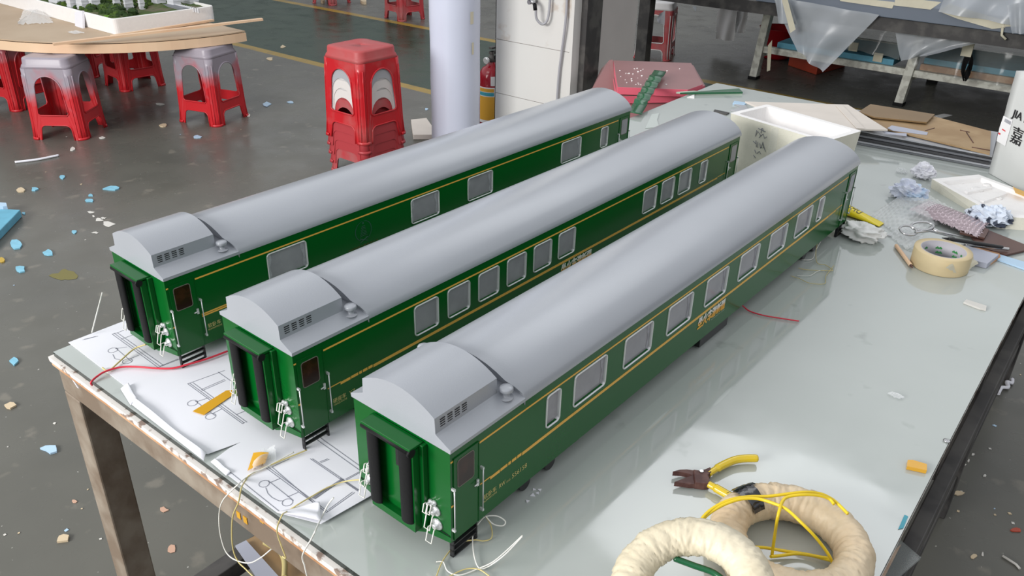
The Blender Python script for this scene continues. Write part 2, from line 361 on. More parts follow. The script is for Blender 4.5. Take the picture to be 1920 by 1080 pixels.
# ---------------------------------------------------------------- the work table
TX0, TX1, TY0, TY1 = -.7803, .3935, -.0839, 2.2783
g = MB().box(TX0, TX1, TY0, TY1, T-.008, T)
for i in (0, 2, 3, 4, 5): g.m[i] = 1
solo('glass_sheet', g, [M['glass'], M['glassedge']], 'large grey green glass sheet covering the work table under the model railway coaches', 'glass sheet')
tb = thing('work_table', 'long brown steel work table with chipped white edge carrying the railway coaches', 'table', ((TX0+TX1)/2, (TY0+TY1)/2, 0))
part('underlay_board', MB().box(TX0-.006, TX1+.0, TY0-.007, TY1+.004, T-.016, T-.008), M['chipped'], tb, 'white edge with chipped paint', world=True)
part('underlay_board', MB().box(TX0-.004, TX1-.004, TY0-.005, TY1, T-.024, T-.016), M['wood'], tb, 'raw reddish wooden edge', world=True)
for a in ((TX0, TX1-.01, TY0, TY0+.05), (TX0, TX1-.01, TY1-.05, TY1)):
    part('apron', MB().box(*a, T-.074, T-.024), M['rust'], tb, world=True, bevel=.003)
part('apron', MB().box(TX0, TX0+.05, TY0+.05, TY1-.05, T-.074, T-.024), M['rust'], tb, world=True, bevel=.003)
part('apron', MB().box(TX1-.06, TX1-.01, TY0+.05, TY1-.05, T-.084, T-.024), M['darksteel'], tb, 'dark steel side rail', world=True, bevel=.003)
for x, y in ((TX0, TY0), (TX1-.06, TY0), (TX0, TY1-.05), (TX1-.06, TY1-.05), (TX1-.06, 1.42)):
    part('leg', MB().box(x, x+.05, y, y+.05, 0.0, T-.074 if y != 1.42 else T-.084), M['rust'] if x < 0 else M['darksteel'], tb, world=True, bevel=.003)
for a in ((TX0+.005, TX0+.045, TY0+.05, TY1-.05), (TX1-.055, TX1-.015, TY0+.05, 1.42), (TX1-.055, TX1-.015, 1.47, TY1-.05)):
    part('stretcher', MB().box(*a, .10, .14), M['darksteel'], tb, world=True, bevel=.002)
for y in (TY0+.05, .7, 1.42): part('stretcher', MB().box(TX0+.05, TX1-.06, y, y+.04, .10, .14), M['darksteel'], tb, world=True, bevel=.002)
part('stretcher', MB().box(TX1-.008, TX1+.014, TY0+.2, TY1-.3, T-.16, T-.125), M['darksteel'], tb, 'thin dark outer rail', world=True, bevel=.002)
for y in (.3, 1.0, 1.7): part('bracket', MB().box(TX1-.01, TX1-.006, y, y+.03, T-.15, T-.06), M['darksteel'], tb, world=True)

# ---------------------------------------------------------------- railway coaches
W, L, ZB, ZE, XS = .155, 1.2527, .0253, .1575, 0.0
ROOF = [(-.002, .1555), (-.0022, .1600), (.0015, .1665), (.0085, .1740), (.019, .1815), (.033, .1882), (.048, .1928), (.063, .1955), (.0775, .1965)]
ROOF = ROOF + [(W-v, z) for v, z in ROOF[::-1][1:]]
def P(u, v, z): return Vector((-v, u, z))
def side(a, b, h): return (h, a, b)              # near side plane: a along the coach, b up, h outwards
def front(a, b, h): return (-a, -h, b)           # end face: a across, b up, h outwards

def coach(loc, ang, label, wins, title, latin, number, logo, emblem):
    root = thing('railway_coach', label, 'model railway coach', loc, -ang, 'green model railway coaches')
    # shell with real openings on the near side
    mb = MB(); z0, z1 = .0892, .1352
    holes = [(a+.0018, b-.0018) for a, b in wins]
    q = lambda pts: mb.add([P(*p) for p in pts], [tuple(range(len(pts)))])
    q([(0,0,ZB),(L,0,ZB),(L,0,z0),(0,0,z0)]); q([(0,0,z1),(L,0,z1),(L,0,ZE),(0,0,ZE)])
    e = [0] + [x for h in holes for x in h] + [L]
    for i in range(0, len(e), 2): q([(e[i],0,z0),(e[i+1],0,z0),(e[i+1],0,z1),(e[i],0,z1)])
    for a, b in holes:
        d = .006
        for s in ([(a,0,z0),(a,0,z1),(a,d,z1),(a,d,z0)], [(b,0,z0),(b,d,z0),(b,d,z1),(b,0,z1)], [(a,0,z0),(a,d,z0),(b,d,z0),(b,0,z0)], [(a,0,z1),(b,0,z1),(b,d,z1),(a,d,z1)]): q(s)
    q([(0,W,ZB),(0,W,ZE),(L,W,ZE),(L,W,ZB)]); q([(0,0,ZB),(0,0,ZE),(0,W,ZE),(0,W,ZB)]); q([(L,0,ZB),(L,W,ZB),(L,W,ZE),(L,0,ZE)])
    q([(0,0,ZB),(0,W,ZB),(L,W,ZB),(L,0,ZB)]); q([(0,0,ZE),(L,0,ZE),(L,W,ZE),(0,W,ZE)])
    part('body', mb, M['green'], root)
    # roof with the cut above the hood shelf
    mb = MB(); us = [.113, .116, .122, .128, .14, .3, .6, .9, 1.15, L+.0015]
    def ustart(v): t = min(v+.002, W-v+.002)/.022; return .113 + .013*max(0, 1-t)
    rows = []
    for k, u in enumerate(us): rows.append([P(max(u, ustart(v)) if k < 4 else u, v, z) for v, z in ROOF])
    mb.grid(rows); n = len(ROOF)
    mb.add([rows[0][i] for i in range(n)] + [P(ustart(v), v, .150) for v, z in (ROOF[0], ROOF[-1])], [tuple(range(n)) + (n+1, n)])
    mb.add(list(rows[-1]), [tuple(range(n))[::-1]])
    mb.add([P(.113,-.002,.1555), P(L+.0015,-.002,.1555), P(L+.0015,W+.002,.1555), P(.113,W+.002,.1555)], [(0,1,2,3)])
    _h = part('roof', mb, M['roof'], root); _m = _h.modifiers.new('crisp', 'EDGE_SPLIT'); _m.split_angle = .6
    # hood: stepped shelf and raised barrel cover, one outline swept along
    arc = []
    for k in range(15):
        t = k/14; v = .0205 + (W-.041)*t; c = (v - W/2)/(W/2-.0205); arc.append((v, .1912 + .0170*(1-c*c)))
    prof = [(-.002, .1555), (-.0025, .1605), (.0165, .1695), (.0195, .1715)] + arc + [(W-.0195, .1715), (W-.0165, .1695), (W+.0025, .1605), (W+.002, .1555)]
    shelf = [(-.002, .1555), (-.0025, .1605), (.0165, .1695), (.0205, .1720), (W-.0205, .1720), (W-.0165, .1695), (W+.0025, .1605), (W+.002, .1555)]
    mb = MB(); ps = [(v, z) for v, z in prof]
    mb.prism(ps, -.0015, .100, lambda a, b, h: P(h, a, b)); mb.s = [2+4 <= i < 2+4+14 for i in range(len(mb.f))]; _h = part('hood', mb, M['roof'], root); _m = _h.modifiers.new('crisp', 'EDGE_SPLIT'); _m.split_angle = .45
    mb = MB().prism(shelf, .100, .1255, lambda a, b, h: P(h, a, b)); part('roof_shelf', mb, M['roof'], root)
    mb = MB()
    for c in range(4):
        for r in range(4):
            u = .0065 + c*.0115; z = .1765 + r*.0030
            mb.box(-.0202, -.0196, u, u+.0075, z, z+.0012)
    part('vent', mb, M['black'], root, 'black louvre slots')
    for v in (.0110, W-.0110):
        K = Matrix.Translation(P(.1060, v if v < .05 else v, .1625))
        part('roof_ventilator', MB().lathe([(.0090, .0035), (.0088, .0046), (.0042, .0048), (.0040, .0125), (.0076, .0127), (.0083, .0135), (.0083, .0168), (.0074, .0180), (.002, .0182)], 20, K), M['roof'], root)
    # stripes
    def strip(segs):
        m_ = MB()
        for a, b, zz0, zz1 in segs: m_.box(-.0001, .0004, a, b, zz0, zz1)
        return m_
    part('stripe', strip([(.0008, .0042, .1405, .1425), (.0475, L-.053, .1398, .1422)]), M['gold'], root, 'thin upper gold line')
    o = .004 if title[0] == '硬' else 0
    segs = [(.0488, .067, .0789, .0803), (.0665, .0838, .0755, .0795), (.0850, .0977, .0757, .0797), (.0995, .1043, .0757, .0797), (.1062, .1146, .0757, .0797), (.1162, .124, .0757, .0797), (.1255, L-.130, .0745, .0790)]
    segs = [(a+(o if i else 0), b+(o if i < 6 else 0), c, d) for i, (a, b, c, d) in enumerate(segs)]
    x = L-.128
    for ln in (.008, .008, .005, .012): segs.append((x, x+ln, .0755, .0790)); x += ln+.0016
    segs += [(x, L-.054, .0785, .0800), (.0008, .0042, .0775, .0800)]
    if emblem: segs = [s for s in segs if s[0] > .13] + [(.049, .127, .0745, .0768), (.049, .127, .0778, .0800), (.0008, .0042, .0745, .0768)]
    part('stripe', strip(segs), M['gold'], root, 'lower gold band broken into dashes')
    # windows
    for a, b in wins:
        wd, ht = b-a, .0506; cu, cz = (a+b)/2, .1122; r = .0065
        L0 = rrect(wd, ht, r); Li = rrect(wd-.0038, ht-.0038, r-.0016)
        rows = [[Vector((h, cu+p[0], cz+p[1])) for p in lp] for lp, h in ((L0, -.0005), (L0, .0014), (rrect(wd-.0012, ht-.0012, r-.0005), .0019), (rrect(wd-.0026, ht-.0026, r-.0011), .0019), (Li, .0012), (Li, -.0034))]
        fr = part('window_frame', MB().grid(rows, cv=True), M['chrome'], root)
        part('window_pane', MB().box(-.0044, -.0030, a+.0006, b-.0006, cz-ht/2+.0006, cz+ht/2-.0006), M['pane'], fr)
        if not title[0] == '硬' and wd > .04:
            for s in (0, 1):
                m_ = MB(); n = 9; rows = []
                for i in range(n):
                    z = cz-ht/2+.003 + (ht-.006)*i/(n-1); k_ = .0045 + .004*(i/(n-1))**2 + .0015*math.sin(i*1.3)
                    e0 = (a+.0025) if s == 0 else (b-.0025); sg = 1 if s == 0 else -1
                    rows.append([Vector((-.0027 + .0004*(j % 2), e0 + sg*k_*j/4, z)) for j in range(5)])
                m_.grid(rows); part('curtain', m_, M['curtain'], fr)
    # doors, handrails and steps at both ends of the near side
    for u0, sg in ((.0045, 1), (L-.0045, -1)):
        U = lambda du: u0 + sg*du
        rng_ = lambda a, b: (min(U(a), U(b)), max(U(a), U(b)))
        y0, y1 = rng_(0, .0415)
        d = part('door', MB().box(-.0002, .0007, y0, y1, .0262, .1445), M['green'], root, bevel=.0003)
        m_ = MB()
        for a, b in ((0, .0008), (.0407, .0415)): p, q_ = rng_(a, b); m_.box(.0007, .0014, p, q_, .0262, .1445)
        m_.box(.0007, .0014, y0, y1, .1437, .1445); part('door_ridge', m_, M['green'], d)
        cu = U(.0195); L0 = rrect(.0275, .0390, .004); Li = rrect(.0255, .0370, .0032)
        part('door_window_frame', MB().grid([[Vector((h, cu+p[0], .1195+p[1])) for p in lp] for lp, h in ((L0, .0007), (L0, .0013), (Li, .0013), (Li, .0008))], cv=True), mat_frame, d)
        part('door_window', MB().prism(Li, .0007, .0010, lambda a, b, h: (h, cu+a, .1195+b)), M['darkpane'] if sg > 0 else M['pane'], d, 'dark reddish brown glass' if sg > 0 else None)
        hp = MB().box(.0012, .0030, U(.038)-.0016, U(.038)+.0016, .0835, .0925); hp.tube([(.0036, U(.0385), .0885), (.0040, U(.031), .0880)], .0009, 8)
        part('door_lever', hp, M['chrome'], d)
        for du, za, zb in ((-.0025, .044, .1055), (.0450, .0425, .1065)):
            u = U(du); h = MB(); h.tube([(.0042, u, za), (.0042, u, zb)], .00085, 8)
            for z in (za+.001, zb-.001): h.box(0, .005, u-.0012, u+.0012, z-.0016, z+.0016)
            part('handrail', h, M['chrome'], root)
        la, lb = rng_(-.002, .040); m_ = MB()
        for u in (la, lb-.0022): m_.box(-.0048, .0004, u, u+.0020, .0008, ZB)
        for z in (.0008, .0095, .0182): m_.box(-.0048, .0004, la, lb, z, z+.0018)
        part('step_ladder', m_, M['black'], root)
    # gangway and couplings at both ends
    for end in (0, 1):
        def F(a, b, h): return Vector((-a, -h, b)) if end == 0 else Vector((-(W-a), L+h, b))
        def fbox(m_, a0, a1, b0, b1, h0, h1):
            c = [F(a, b, h) for h in (h0, h1) for b in (b0, b1) for a in (a0, a1)]
            return m_.add(c, [(0,1,3,2),(4,6,7,5),(0,4,5,1),(2,3,7,6),(0,2,6,4),(1,5,7,3)])
        gw = MB(); fbox(gw, .034, .121, .0290, .150, 0, .0075)
        fbox(gw, .040, .045, .036, .146, .0075, .0170); fbox(gw, .110, .115, .036, .146, .0075, .0170)
        gwo = part('gangway', gw, M['green'], root, bevel=.0006)
        m_ = MB(); m_.prism([(.0382, .145), (.1168, .145), (.1168, .1565), (.0382, .1565)], 0, 1, lambda a, b, h: F(a, .1495 if (b < .15 and h == 0) else (.1455 if h == 0 else (b if b < .15 else .1545)), .002 if h == 0 and b < .15 else (.002 if h == 0 else .0245)))
        m_ = MB(); fbox(m_, .0388, .1185, .1480, .1515, .001, .0222); part('gangway_cover', m_, M['green'], gwo, bevel=.0008)
        m_ = MB(); fbox(m_, .041, .114, .0270, .0370, .0, .0165); part('gangway_sill', m_, M['green'], gwo)
        m_ = MB(); fbox(m_, .060, .095, .040, .138, .0076, .0085); fbox(m_, .0705, .0845, .100, .130, .0085, .0088)
        part('end_door', m_, M['green'], gwo)
        m_ = MB(); fbox(m_, .0665, .0760, .104, .130, .0088, .0094); part('end_door_window', m_, M['black'], gwo)
        for c in (.0515, .1035):
            m_ = MB(); rows = [[F(c+.0092*math.cos(2*math.pi*k/20), z, .0180+.0045*math.sin(2*math.pi*k/20)) for k in range(20)] for z in (.0405, .145)]; m_.grid(rows, cv=True); m_.add(rows[0], [tuple(range(20))]); part('rubber_roller', m_, M['rubber'], gwo)
        m_ = MB(); m_.tube([F(.0395, .1455, .0195), F(.1180, .1455, .0195)], .0038, 18); m_.tube([F(.0385, .1450, .0190), F(.0420, .1450, .0190)], .0054, 18)
        part('rubber_roller', m_, M['rubber'], gwo, 'horizontal black roller along the top')
        m_ = MB(); pl = [(0, .001), (.036, .0045), (.048, .0080), (.107, .0080), (.119, .0045), (W, .001)]
        zt = .0340; lowz = [.0262, .0225, .0190, .0190, .0225, .0262]
        vs = [F(0, zt, 0)] + [F(a, zt, h) for a, h in pl] + [F(W, zt, 0)]
        vb = [F(0, .0262, 0)] + [F(a, lz, h) for (a, h), lz in zip(pl, lowz)] + [F(W, .0262, 0)]
        m_.add(vs + vb, [tuple(range(8)), tuple(range(8, 16))[::-1]] + [(i, i+8, (i+1) % 8+8, (i+1) % 8) for i in range(8)])
        part('buffer_beam', m_, M['green'], root)
        for mir in (0, 1):
            V = (lambda a: W-a) if mir else (lambda a: a)
            for (a, z, rr) in ((.0225, .0610, .0070), (.0205, .0420, .0078), (.0305, .0700, .0036), (.0245, .0715, .0036)):
                ax = F(V(a), z, 0); dr = (F(V(a), z, 1) - ax).normalized(); K = Matrix.Translation(ax) @ dr.to_track_quat('Z', 'Y').to_matrix().to_4x4()
                m_ = MB().lathe([(rr, 0), (rr, .0016), (rr*.82, .0030), (rr*.50, .0036), (rr*.46, .0068), (rr*.30, .0078)], 20, K)
                c = part('cable_socket', m_, M['chrome'], root)
                s_ = 1.0 if rr > .005 else .55; h0 = .0072 if rr > .005 else .007
                lw = .0046*s_; pts = [F(V(a)-lw*.8, z+.001, h0-.001), F(V(a)-lw, z+.0010, h0+.004*s_), F(V(a)-lw*1.0, z-.016*s_, h0+.009*s_), F(V(a)+lw*.9, z-.016*s_, h0+.009*s_), F(V(a)+lw, z+.0010, h0+.004*s_), F(V(a)+lw*.8, z+.001, h0-.001)]
                part('wire_loop', MB().tube(pts, .00080, 6), M['wire_white'], c)
    part('panel_gap', MB().box(-W+.002, -.002, -.0006, .0, .0342, .0354), M['black'], root, 'thin dark gap above the buffer beam')
    # underframe boxes on which the coach rests
    for a, b, v0, v1, h in ((.130, .215, .010, W-.010, .0), (.245, .30, .03, .125, .010), (.60, .70, .004, .06, .004), (.45, .56, .06, .14, .006), (L-.215, L-.130, .010, W-.010, .0), (.85, .95, .03, .12, .008)):
        m_ = MB().box(-v1, -v0, a, b, max(h, .0006), ZB)
        if h == 0:
            m_ = MB().box(-v1, -v0, a+.006, b-.006, .012, ZB)
            for uu in (a+.016, b-.016):
                m_.tube([(-v1-.001, uu, .0112), (-v0+.001, uu, .0112)], .0106, 18)
        part('underframe', m_, M['black'], root)
    # lettering
    m_ = MB(); text_mb(m_, title, .0553, .0780, .0512, .0590, side); text_mb(m_, latin, .0553, .0790, .0470, .0500, side)
    text_mb(m_, 'RW' if title[0] != '硬' else 'YZ', .0835, .0945, .0505, .0570, side); text_mb(m_, '25G', .0965, .1040, .0503, .0530, side)
    if number: text_mb(m_, number, .1072, .1360, .0500, .0570, side)
    part('lettering', m_, M['letter'], root)
    if logo:
        m_ = MB(); text_mb(m_, '坐火车', .5720, .6190, .0520, .0735, side, .0006); text_mb(m_, '游新疆', .6200, .6660, .0535, .0725, side, .0006)
        # heavier strokes: the same glyphs again, nudged
        for dx, dz in ((.0010, .0005), (-.0009, .0004), (.0004, -.0009), (-.0003, .0010)):
            text_mb(m_, '坐火车', .5720+dx, .6190+dx, .0520+dz, .0735+dz, side, .0005); text_mb(m_, '游新疆', .6200+dx, .6660+dx, .0535+dz, .0725+dz, side, .0005)
        part('slogan', m_, M['slogan'], root, 'white and gold brush lettering')
        m_ = MB(); text_mb(m_, 'Zuo Huo Che You Xin Jiang', .6200, .6680, .0490, .0508, side, .0005); part('slogan', m_, M['wire_white'], root, 'small white lettering')
    if emblem:
        m_ = MB(); cu, cz = .3772, .1130
        for k in range(26):
            for sg in (-1, 1):
                a = math.radians(-70 + 150*k/25) ; r_ = .0185
                x_, z_ = cu + sg*r_*math.cos(a), cz + r_*math.sin(a)*1.02
                dx, dz = -sg*math.sin(a), math.cos(a)
                m_.add([(.0005, x_, z_-.0006), (.0005, x_+sg*.0012+dx*.001, z_+dz*.0015), (.0005, x_+dx*.0024, z_+dz*.0026), (.0005, x_-sg*.0010+dx*.001, z_+dz*.0014)], [(0,1,2,3)])
        for a0, a1 in (((cu-.009, cz-.0135), (cu+.009, cz-.0215)), ((cu+.009, cz-.0135), (cu-.009, cz-.0215))):
            m_.tube([(.0004, a0[0], a0[1]), (.0004, a1[0], a1[1])], .0006, 6)
        text_mb(m_, '★', cu-.003, cu+.003, cz+.0125, cz+.0185, side, .0005)
        for k in range(7):
            z_ = cz-.010+.003*k; hw_ = .0085-.0007*k; m_.tube([(.0004, cu-hw_, z_), (.0004, cu-hw_*.2, z_+.0012), (.0004, cu+hw_, z_+.0006)], .0004, 5)
        part('emblem', m_, M['emblem'], root, 'dark grey green wreath emblem'); m_ = MB()
        text_mb(m_, '中国铁路车辆有限公司', .3395, .4100, .0835, .0865, side); part('lettering', m_, M['brownletter'], root, 'faint brown lettering')
    return root
M['emblem'] = mat('emblem_ink', (.03, .10, .075), .4)
M['brownletter'] = mat('faint_brown_ink', (.12, .085, .02), .5)
mat_frame = mat('grey_brown_frame', (.16, .15, .12), .4)
def slogan_mat():
    m = mat('slogan_print', (.9, .9, .86), .4); nt = m.node_tree; b = nt.nodes['Principled BSDF']
    tc = N(nt, 'ShaderNodeTexCoord'); sx = N(nt, 'ShaderNodeSeparateXYZ'); nt.links.new(tc.outputs['Object'], sx.inputs[0])
    r = N(nt, 'ShaderNodeMapRange'); r.inputs['From Min'].default_value = .061; r.inputs['From Max'].default_value = .067; nt.links.new(sx.outputs['Z'], r.inputs['Value'])
    mx = N(nt, 'ShaderNodeMix', data_type='RGBA'); mx.inputs['A'].default_value = (.98, .50, .05, 1); mx.inputs['B'].default_value = (1, 1, .96, 1)
    nt.links.new(r.outputs['Result'], mx.inputs['Factor']); nt.links.new(mx.outputs['Result'], b.inputs['Base Color']); return m
M['slogan'] = slogan_mat()
w3 = [(.1705, .2003)] + [(.2285+.1182*i, .3035+.1182*i) for i in range(7)] + [(1.0450, 1.0740)]
w2 = [(.2110+.0697*i, .2615+.0697*i) for i in range(6)] + [(.838, .890), (.908, .960), (.979, 1.032), (1.070, 1.103)]
w1 = [(.1736, .2530), (.4951, .5713), (.6530, .7300), (.9675, 1.0450), (1.1260, 1.1575)]
coach((0, 0, T), .0201, 'nearest of the three green coaches, wide windows all along, number 556158', w3, '软卧车', 'RUANWOCHE', '556158', True, False)
coach((-.2791, .0122, T), .0242, 'middle one of the three green coaches, six narrower windows in a row', w2, '硬座车', 'YINGZUOCHE', None, True, False)
coach((-.5807, .0180, T), .0277, 'farthest green coach by the table edge, few windows and a wreath emblem', w1, '软卧车', 'RUANWOCHE', None, False, True)

M['lightgrey'] = mat('light_grey_sheet', (.55, .58, .60), .5)
M['greycloth'] = mat('grey_white_cloth', (.80, .80, .80), .7)
M['lilaccore'] = mat('lilac_grey_cardboard', (.50, .48, .52), .6)
M['greenprint'] = mat('green_print', (.05, .28, .08), .5)
M['brownboard2'] = mat('dark_kraft_board', (.22, .14, .065), .5, var=.08, scale=8)
M['clearpatch'] = mat('pale_glue', (.55, .60, .57), .15)
M['olive'] = mat('olive_stain', (.17, .15, .04), .5)
M['greenfade'] = M['greenstrip']
def banded(name, z0, z1, lo_, hi_):
    m = mat(name, lo_, .4); nt = m.node_tree; b = nt.nodes['Principled BSDF']
    tc = N(nt, 'ShaderNodeTexCoord'); sx = N(nt, 'ShaderNodeSeparateXYZ'); nt.links.new(tc.outputs['Object'], sx.inputs[0])
    mr = N(nt, 'ShaderNodeMapRange'); mr.inputs['From Min'].default_value = z0; mr.inputs['From Max'].default_value = z1; nt.links.new(sx.outputs['Z'], mr.inputs['Value'])
    mx = N(nt, 'ShaderNodeMix', data_type='RGBA'); mx.inputs['A'].default_value = (*lo_, 1); mx.inputs['B'].default_value = (*hi_, 1)
    nt.links.new(mr.outputs['Result'], mx.inputs['Factor']); nt.links.new(mx.outputs['Result'], b.inputs['Base Color']); return m
M['redwhite'] = banded('red_plastic_white_upper_half', .13, .20, (.46, .05, .06), (.74, .70, .68))
M['redgrey'] = banded('red_plastic_grey_upper_half', .13, .20, (.46, .05, .06), (.42, .43, .46))
M['sheetmid'] = mat('grey_acrylic_sheet', (.20, .21, .23), .3)
M['sheetlight'] = mat('pale_acrylic_sheet', (.42, .43, .46), .25)
M['sheetdark'] = mat('dark_acrylic_sheet', (.05, .05, .055), .3)
# ---------------------------------------------------------------- stools
A0, A1, HS, RC = .1440, .1340, .385, .036      # half size at the floor and at the shoulder
def arch(hw, z0, z1, n=14, square=False):      # outline of an arched opening, counter clockwise, (s, z)
    if square:
        r = .03; out = [(-hw, z0), (hw, z0)]
        for k in range(7): a = math.radians(90*k/6); out.append((hw-r-.006 + r*math.cos(a), z1-r + r*math.sin(a)))
        for k in range(7): a = math.radians(90+90*k/6); out.append((-hw+r+.006 + r*math.cos(a), z1-r + r*math.sin(a)))
        return out
    out = [(-hw, z0+.012), (-hw+.012, z0), (hw-.012, z0), (hw, z0+.012)]
    zc = z1 - hw*.90
    for k in range(n+1): a = math.pi*k/n; out.append((hw*.86*math.cos(a) , zc + hw*.86*math.sin(a)))
    return out
def half(z): return A0 + (A1-A0)*min(z, HS)/HS + .004*max(0, 1-z/.03)
def stool_meshes():
    shell = MB(); rim = MB(); hw = .084
    for k in range(4):
        K = Matrix.Rotation(k*math.pi/2, 3, 'Z')
        pm = lambda s, z, o=0: K @ Vector((s, -half(z)-o, z))
        cut = arch(.090, 0, .082, square=True)
        wb = half(0)-RC; wt = half(HS)-RC
        outer = [(cut[1][0], 0), (wb, 0), (wt, HS), (-wt, HS), (-wb, 0), (cut[0][0], 0)] + cut[2:][::-1]
        win = arch(hw, .135, .352)
        loops = [[Vector((a, b, 0)) for a, b in outer], [Vector((a, b, 0)) for a, b in win[::-1]]]
        tri = geometry.tessellate_polygon(loops); allp = outer + win[::-1]
        shell.add([pm(a, b) for a, b in allp], [tuple(t) for t in tri], False)
        rows = []
        for i in range(9):
            z = HS*i/8; h = half(z); c = h-RC; bul = .003
            rows.append([K @ Vector((c + (RC+bul*math.sin(2*math.radians(90*j/6)))*math.sin(math.radians(90*j/6)), -c - (RC+bul*math.sin(2*math.radians(90*j/6)))*math.cos(math.radians(90*j/6)), z)) for j in range(7)])
        shell.grid(rows)
        rim.tube([pm(a, b, .001) for a, b in win], .0042, 6, closed=True)
        cc = [(a, b) for a, b in cut[2:]]; rim.tube([pm(.090, 0, .001)] + [pm(a, b, .001) for a, b in cc] + [pm(-.090, 0, .001)], .004, 6)
        # vertical flutes on the corner leg
        for dx in (.012, -.012):
            pts = []
            for i in range(6):
                z = .01 + .34*i/5; h = half(z); c = h-RC; a = math.radians(45 + dx*1500)
                pts.append(K @ Vector((c + (RC+.002)*math.sin(a), -c - (RC+.002)*math.cos(a), z)))
            rim.tube(pts, .0035, 6)
    seat = MB(); rows = []
    for h_, z, r in ((A1, HS, RC), (.131, .400, .042), (.126, .407, .040), (.1245, .432, .040), (.1215, .438, .038), (.100, .440, .03), (.05, .4385, .02), (.002, .438, .001)):
        rows.append([Vector((a, b, z)) for a, b in rrect(2*h_, 2*h_, r, 6)])
    seat.grid(rows, cv=True)
    foot = MB()
    for k in range(4):
        K = Matrix.Rotation(k*math.pi/2, 3, 'Z'); rows = []
        for z, o in ((0, .004), (.0, .0065), (.012, .0065), (.014, .002)):
            h = half(z); c = h-RC
            rows.append([K @ Vector((c + (RC+o)*math.sin(math.radians(-8+106*j/8)), -c - (RC+o)*math.cos(math.radians(-8+106*j/8)), z)) for j in range(9)])
        foot.grid(rows)
    shell.mi = 1; shell.add(foot.v, foot.f, True)
    return [mesh_of(m, [M['red'], M['red']]) for m in (shell, seat, rim)]
SM = stool_meshes()
def stool(x, y, rz, z, mats, label, group, tilt=0, shrink=1):
    r = thing('plastic_stool', label, 'stool', (x, y, z), rz, group); r.rotation_euler.x = tilt
    r.scale = (shrink, shrink, 1)
    for nm, me, m in zip(('leg_shell', 'seat', 'rim'), SM, mats):
        if nm == 'rim' and shrink < 1: continue
        me2 = me.copy(); me2.materials.clear(); me2.materials.append(m)
        if nm == 'leg_shell': me2.materials.append(mats[3])
        o = bpy.data.objects.new(nm, me2); COL.objects.link(o); o.parent = r
        if nm in ('leg_shell', 'seat'): solid(o, .003, -1)
    return r
d2 = math.radians
gs = 'red plastic stools carrying the half round table'
s1 = [M['spray1'], M['spray1'], M['spray1'], M['red']]; s2 = [M['spray2'], M['spray2'], M['spray2'], M['red']]
stool(-4.290, 1.509, d2(39), 0, s1, 'red stool sprayed grey at the top, under the front curve of the half round table', gs)
stool(-3.944, 2.208, d2(17), 0, s1, 'red stool with grey overspray under the right corner of the half round table', gs)
stool(-5.000, 2.300, d2(-4), 0, s2, 'dusky red stool in the shade far under the half round table', gs)
stool(-5.070, 1.590, d2(12), 0, s2, 'red and lilac stool at the left edge of the photo under the half round table', gs)
stool(-5.55, 2.25, d2(30), 0, s2, 'farthest red stool seen between the others under the half round table', gs)
gk = 'stack of plastic stools beside the pipe'
red = [M['red'], M['dustytop'], M['red'], M['creamring']]
stool(-2.600, 2.215, 0, .190, [M['red'], M['dustytop'], M['red'], M['creamring']], 'bright red stool with dusty seat, topmost of the stack', gk)
stool(-2.600, 2.215, 0, .1425, [M['redgrey'], M['greyplastic'], M['redgrey'], M['creamring']], 'grey stool directly under the red top stool of the stack', gk, 0, .984)
stool(-2.600, 2.215, 0, .095, [M['redwhite'], M['whiteplastic'], M['redwhite'], M['creamring']], 'white stool in the middle of the stack', gk, 0, .968)
stool(-2.600, 2.215, 0, .0475, [M['redwhite'], M['whiteplastic'], M['redwhite'], M['dullred']], 'dusty red stool just above the lowest of the stack', gk, 0, .952)
stool(-2.600, 2.215, 0, 0, [M['dullred'], M['dullred'], M['dullred'], M['dullred']], 'dusty red stool standing on the floor, lowest of the stack', gk, 0, .936)
gb = 'red stools beyond the green lane'
dl = [M['dullred']]*4
stool(-5.493, 5.367, d2(-9), 0, dl, 'dull red stool beyond the green lane, just left of the pale pipe', gb)
stool(-6.66, 5.45, d2(8), 0, dl, 'dull red stool beyond the green lane, cut by the top of the photo', gb)
stool(-2.86, 5.62, d2(20), 0, [M['dullred'], M['whiteplastic'], M['whiteplastic'], M['dullred']], 'red stool with white trim behind the dark workbench leg', gb)

# floor things around the stack
p = [fl(x, y, .0) for x, y in ((771, 233), (800, 230), (822, 262), (775, 262))]
solo('white_board', MB().slab([q + Vector((0, 0, .030)) for q in p], .029), M['cardgrey'], 'whitish board lying on the floor between stool stack and pipe', 'board', bevel=.002)
c = fl(855, 285)
mb = MB(); rr = .130
mb.lathe([(rr, 0)] + [(rr + .0012*math.sin(i*1.9), .1*i) for i in range(1, 31)] + [(rr, 3.1)], 40, Matrix.Translation(c))
pl = thing('wrapped_pipe', 'thick pale lilac pipe standing upright between the stool stack and the tiled pier', 'pipe', c)
part('pipe_body', mb, M['pillar'], pl, world=True)
for z, a, ww in ((.98, -5, 7), (.70, -12, 9), (.55, -8, 6)):
    rows = [[c + Vector(((rr+.0025)*math.cos(d2(a+i*ww/4)), (rr+.0025)*math.sin(d2(a+i*ww/4)), z+j*.06)) for i in range(5)] for j in range(2)]
    mb = MB().grid(rows); part('tape_patch', mb, M['maskpale'], pl, 'cream masking tape patch', world=True)

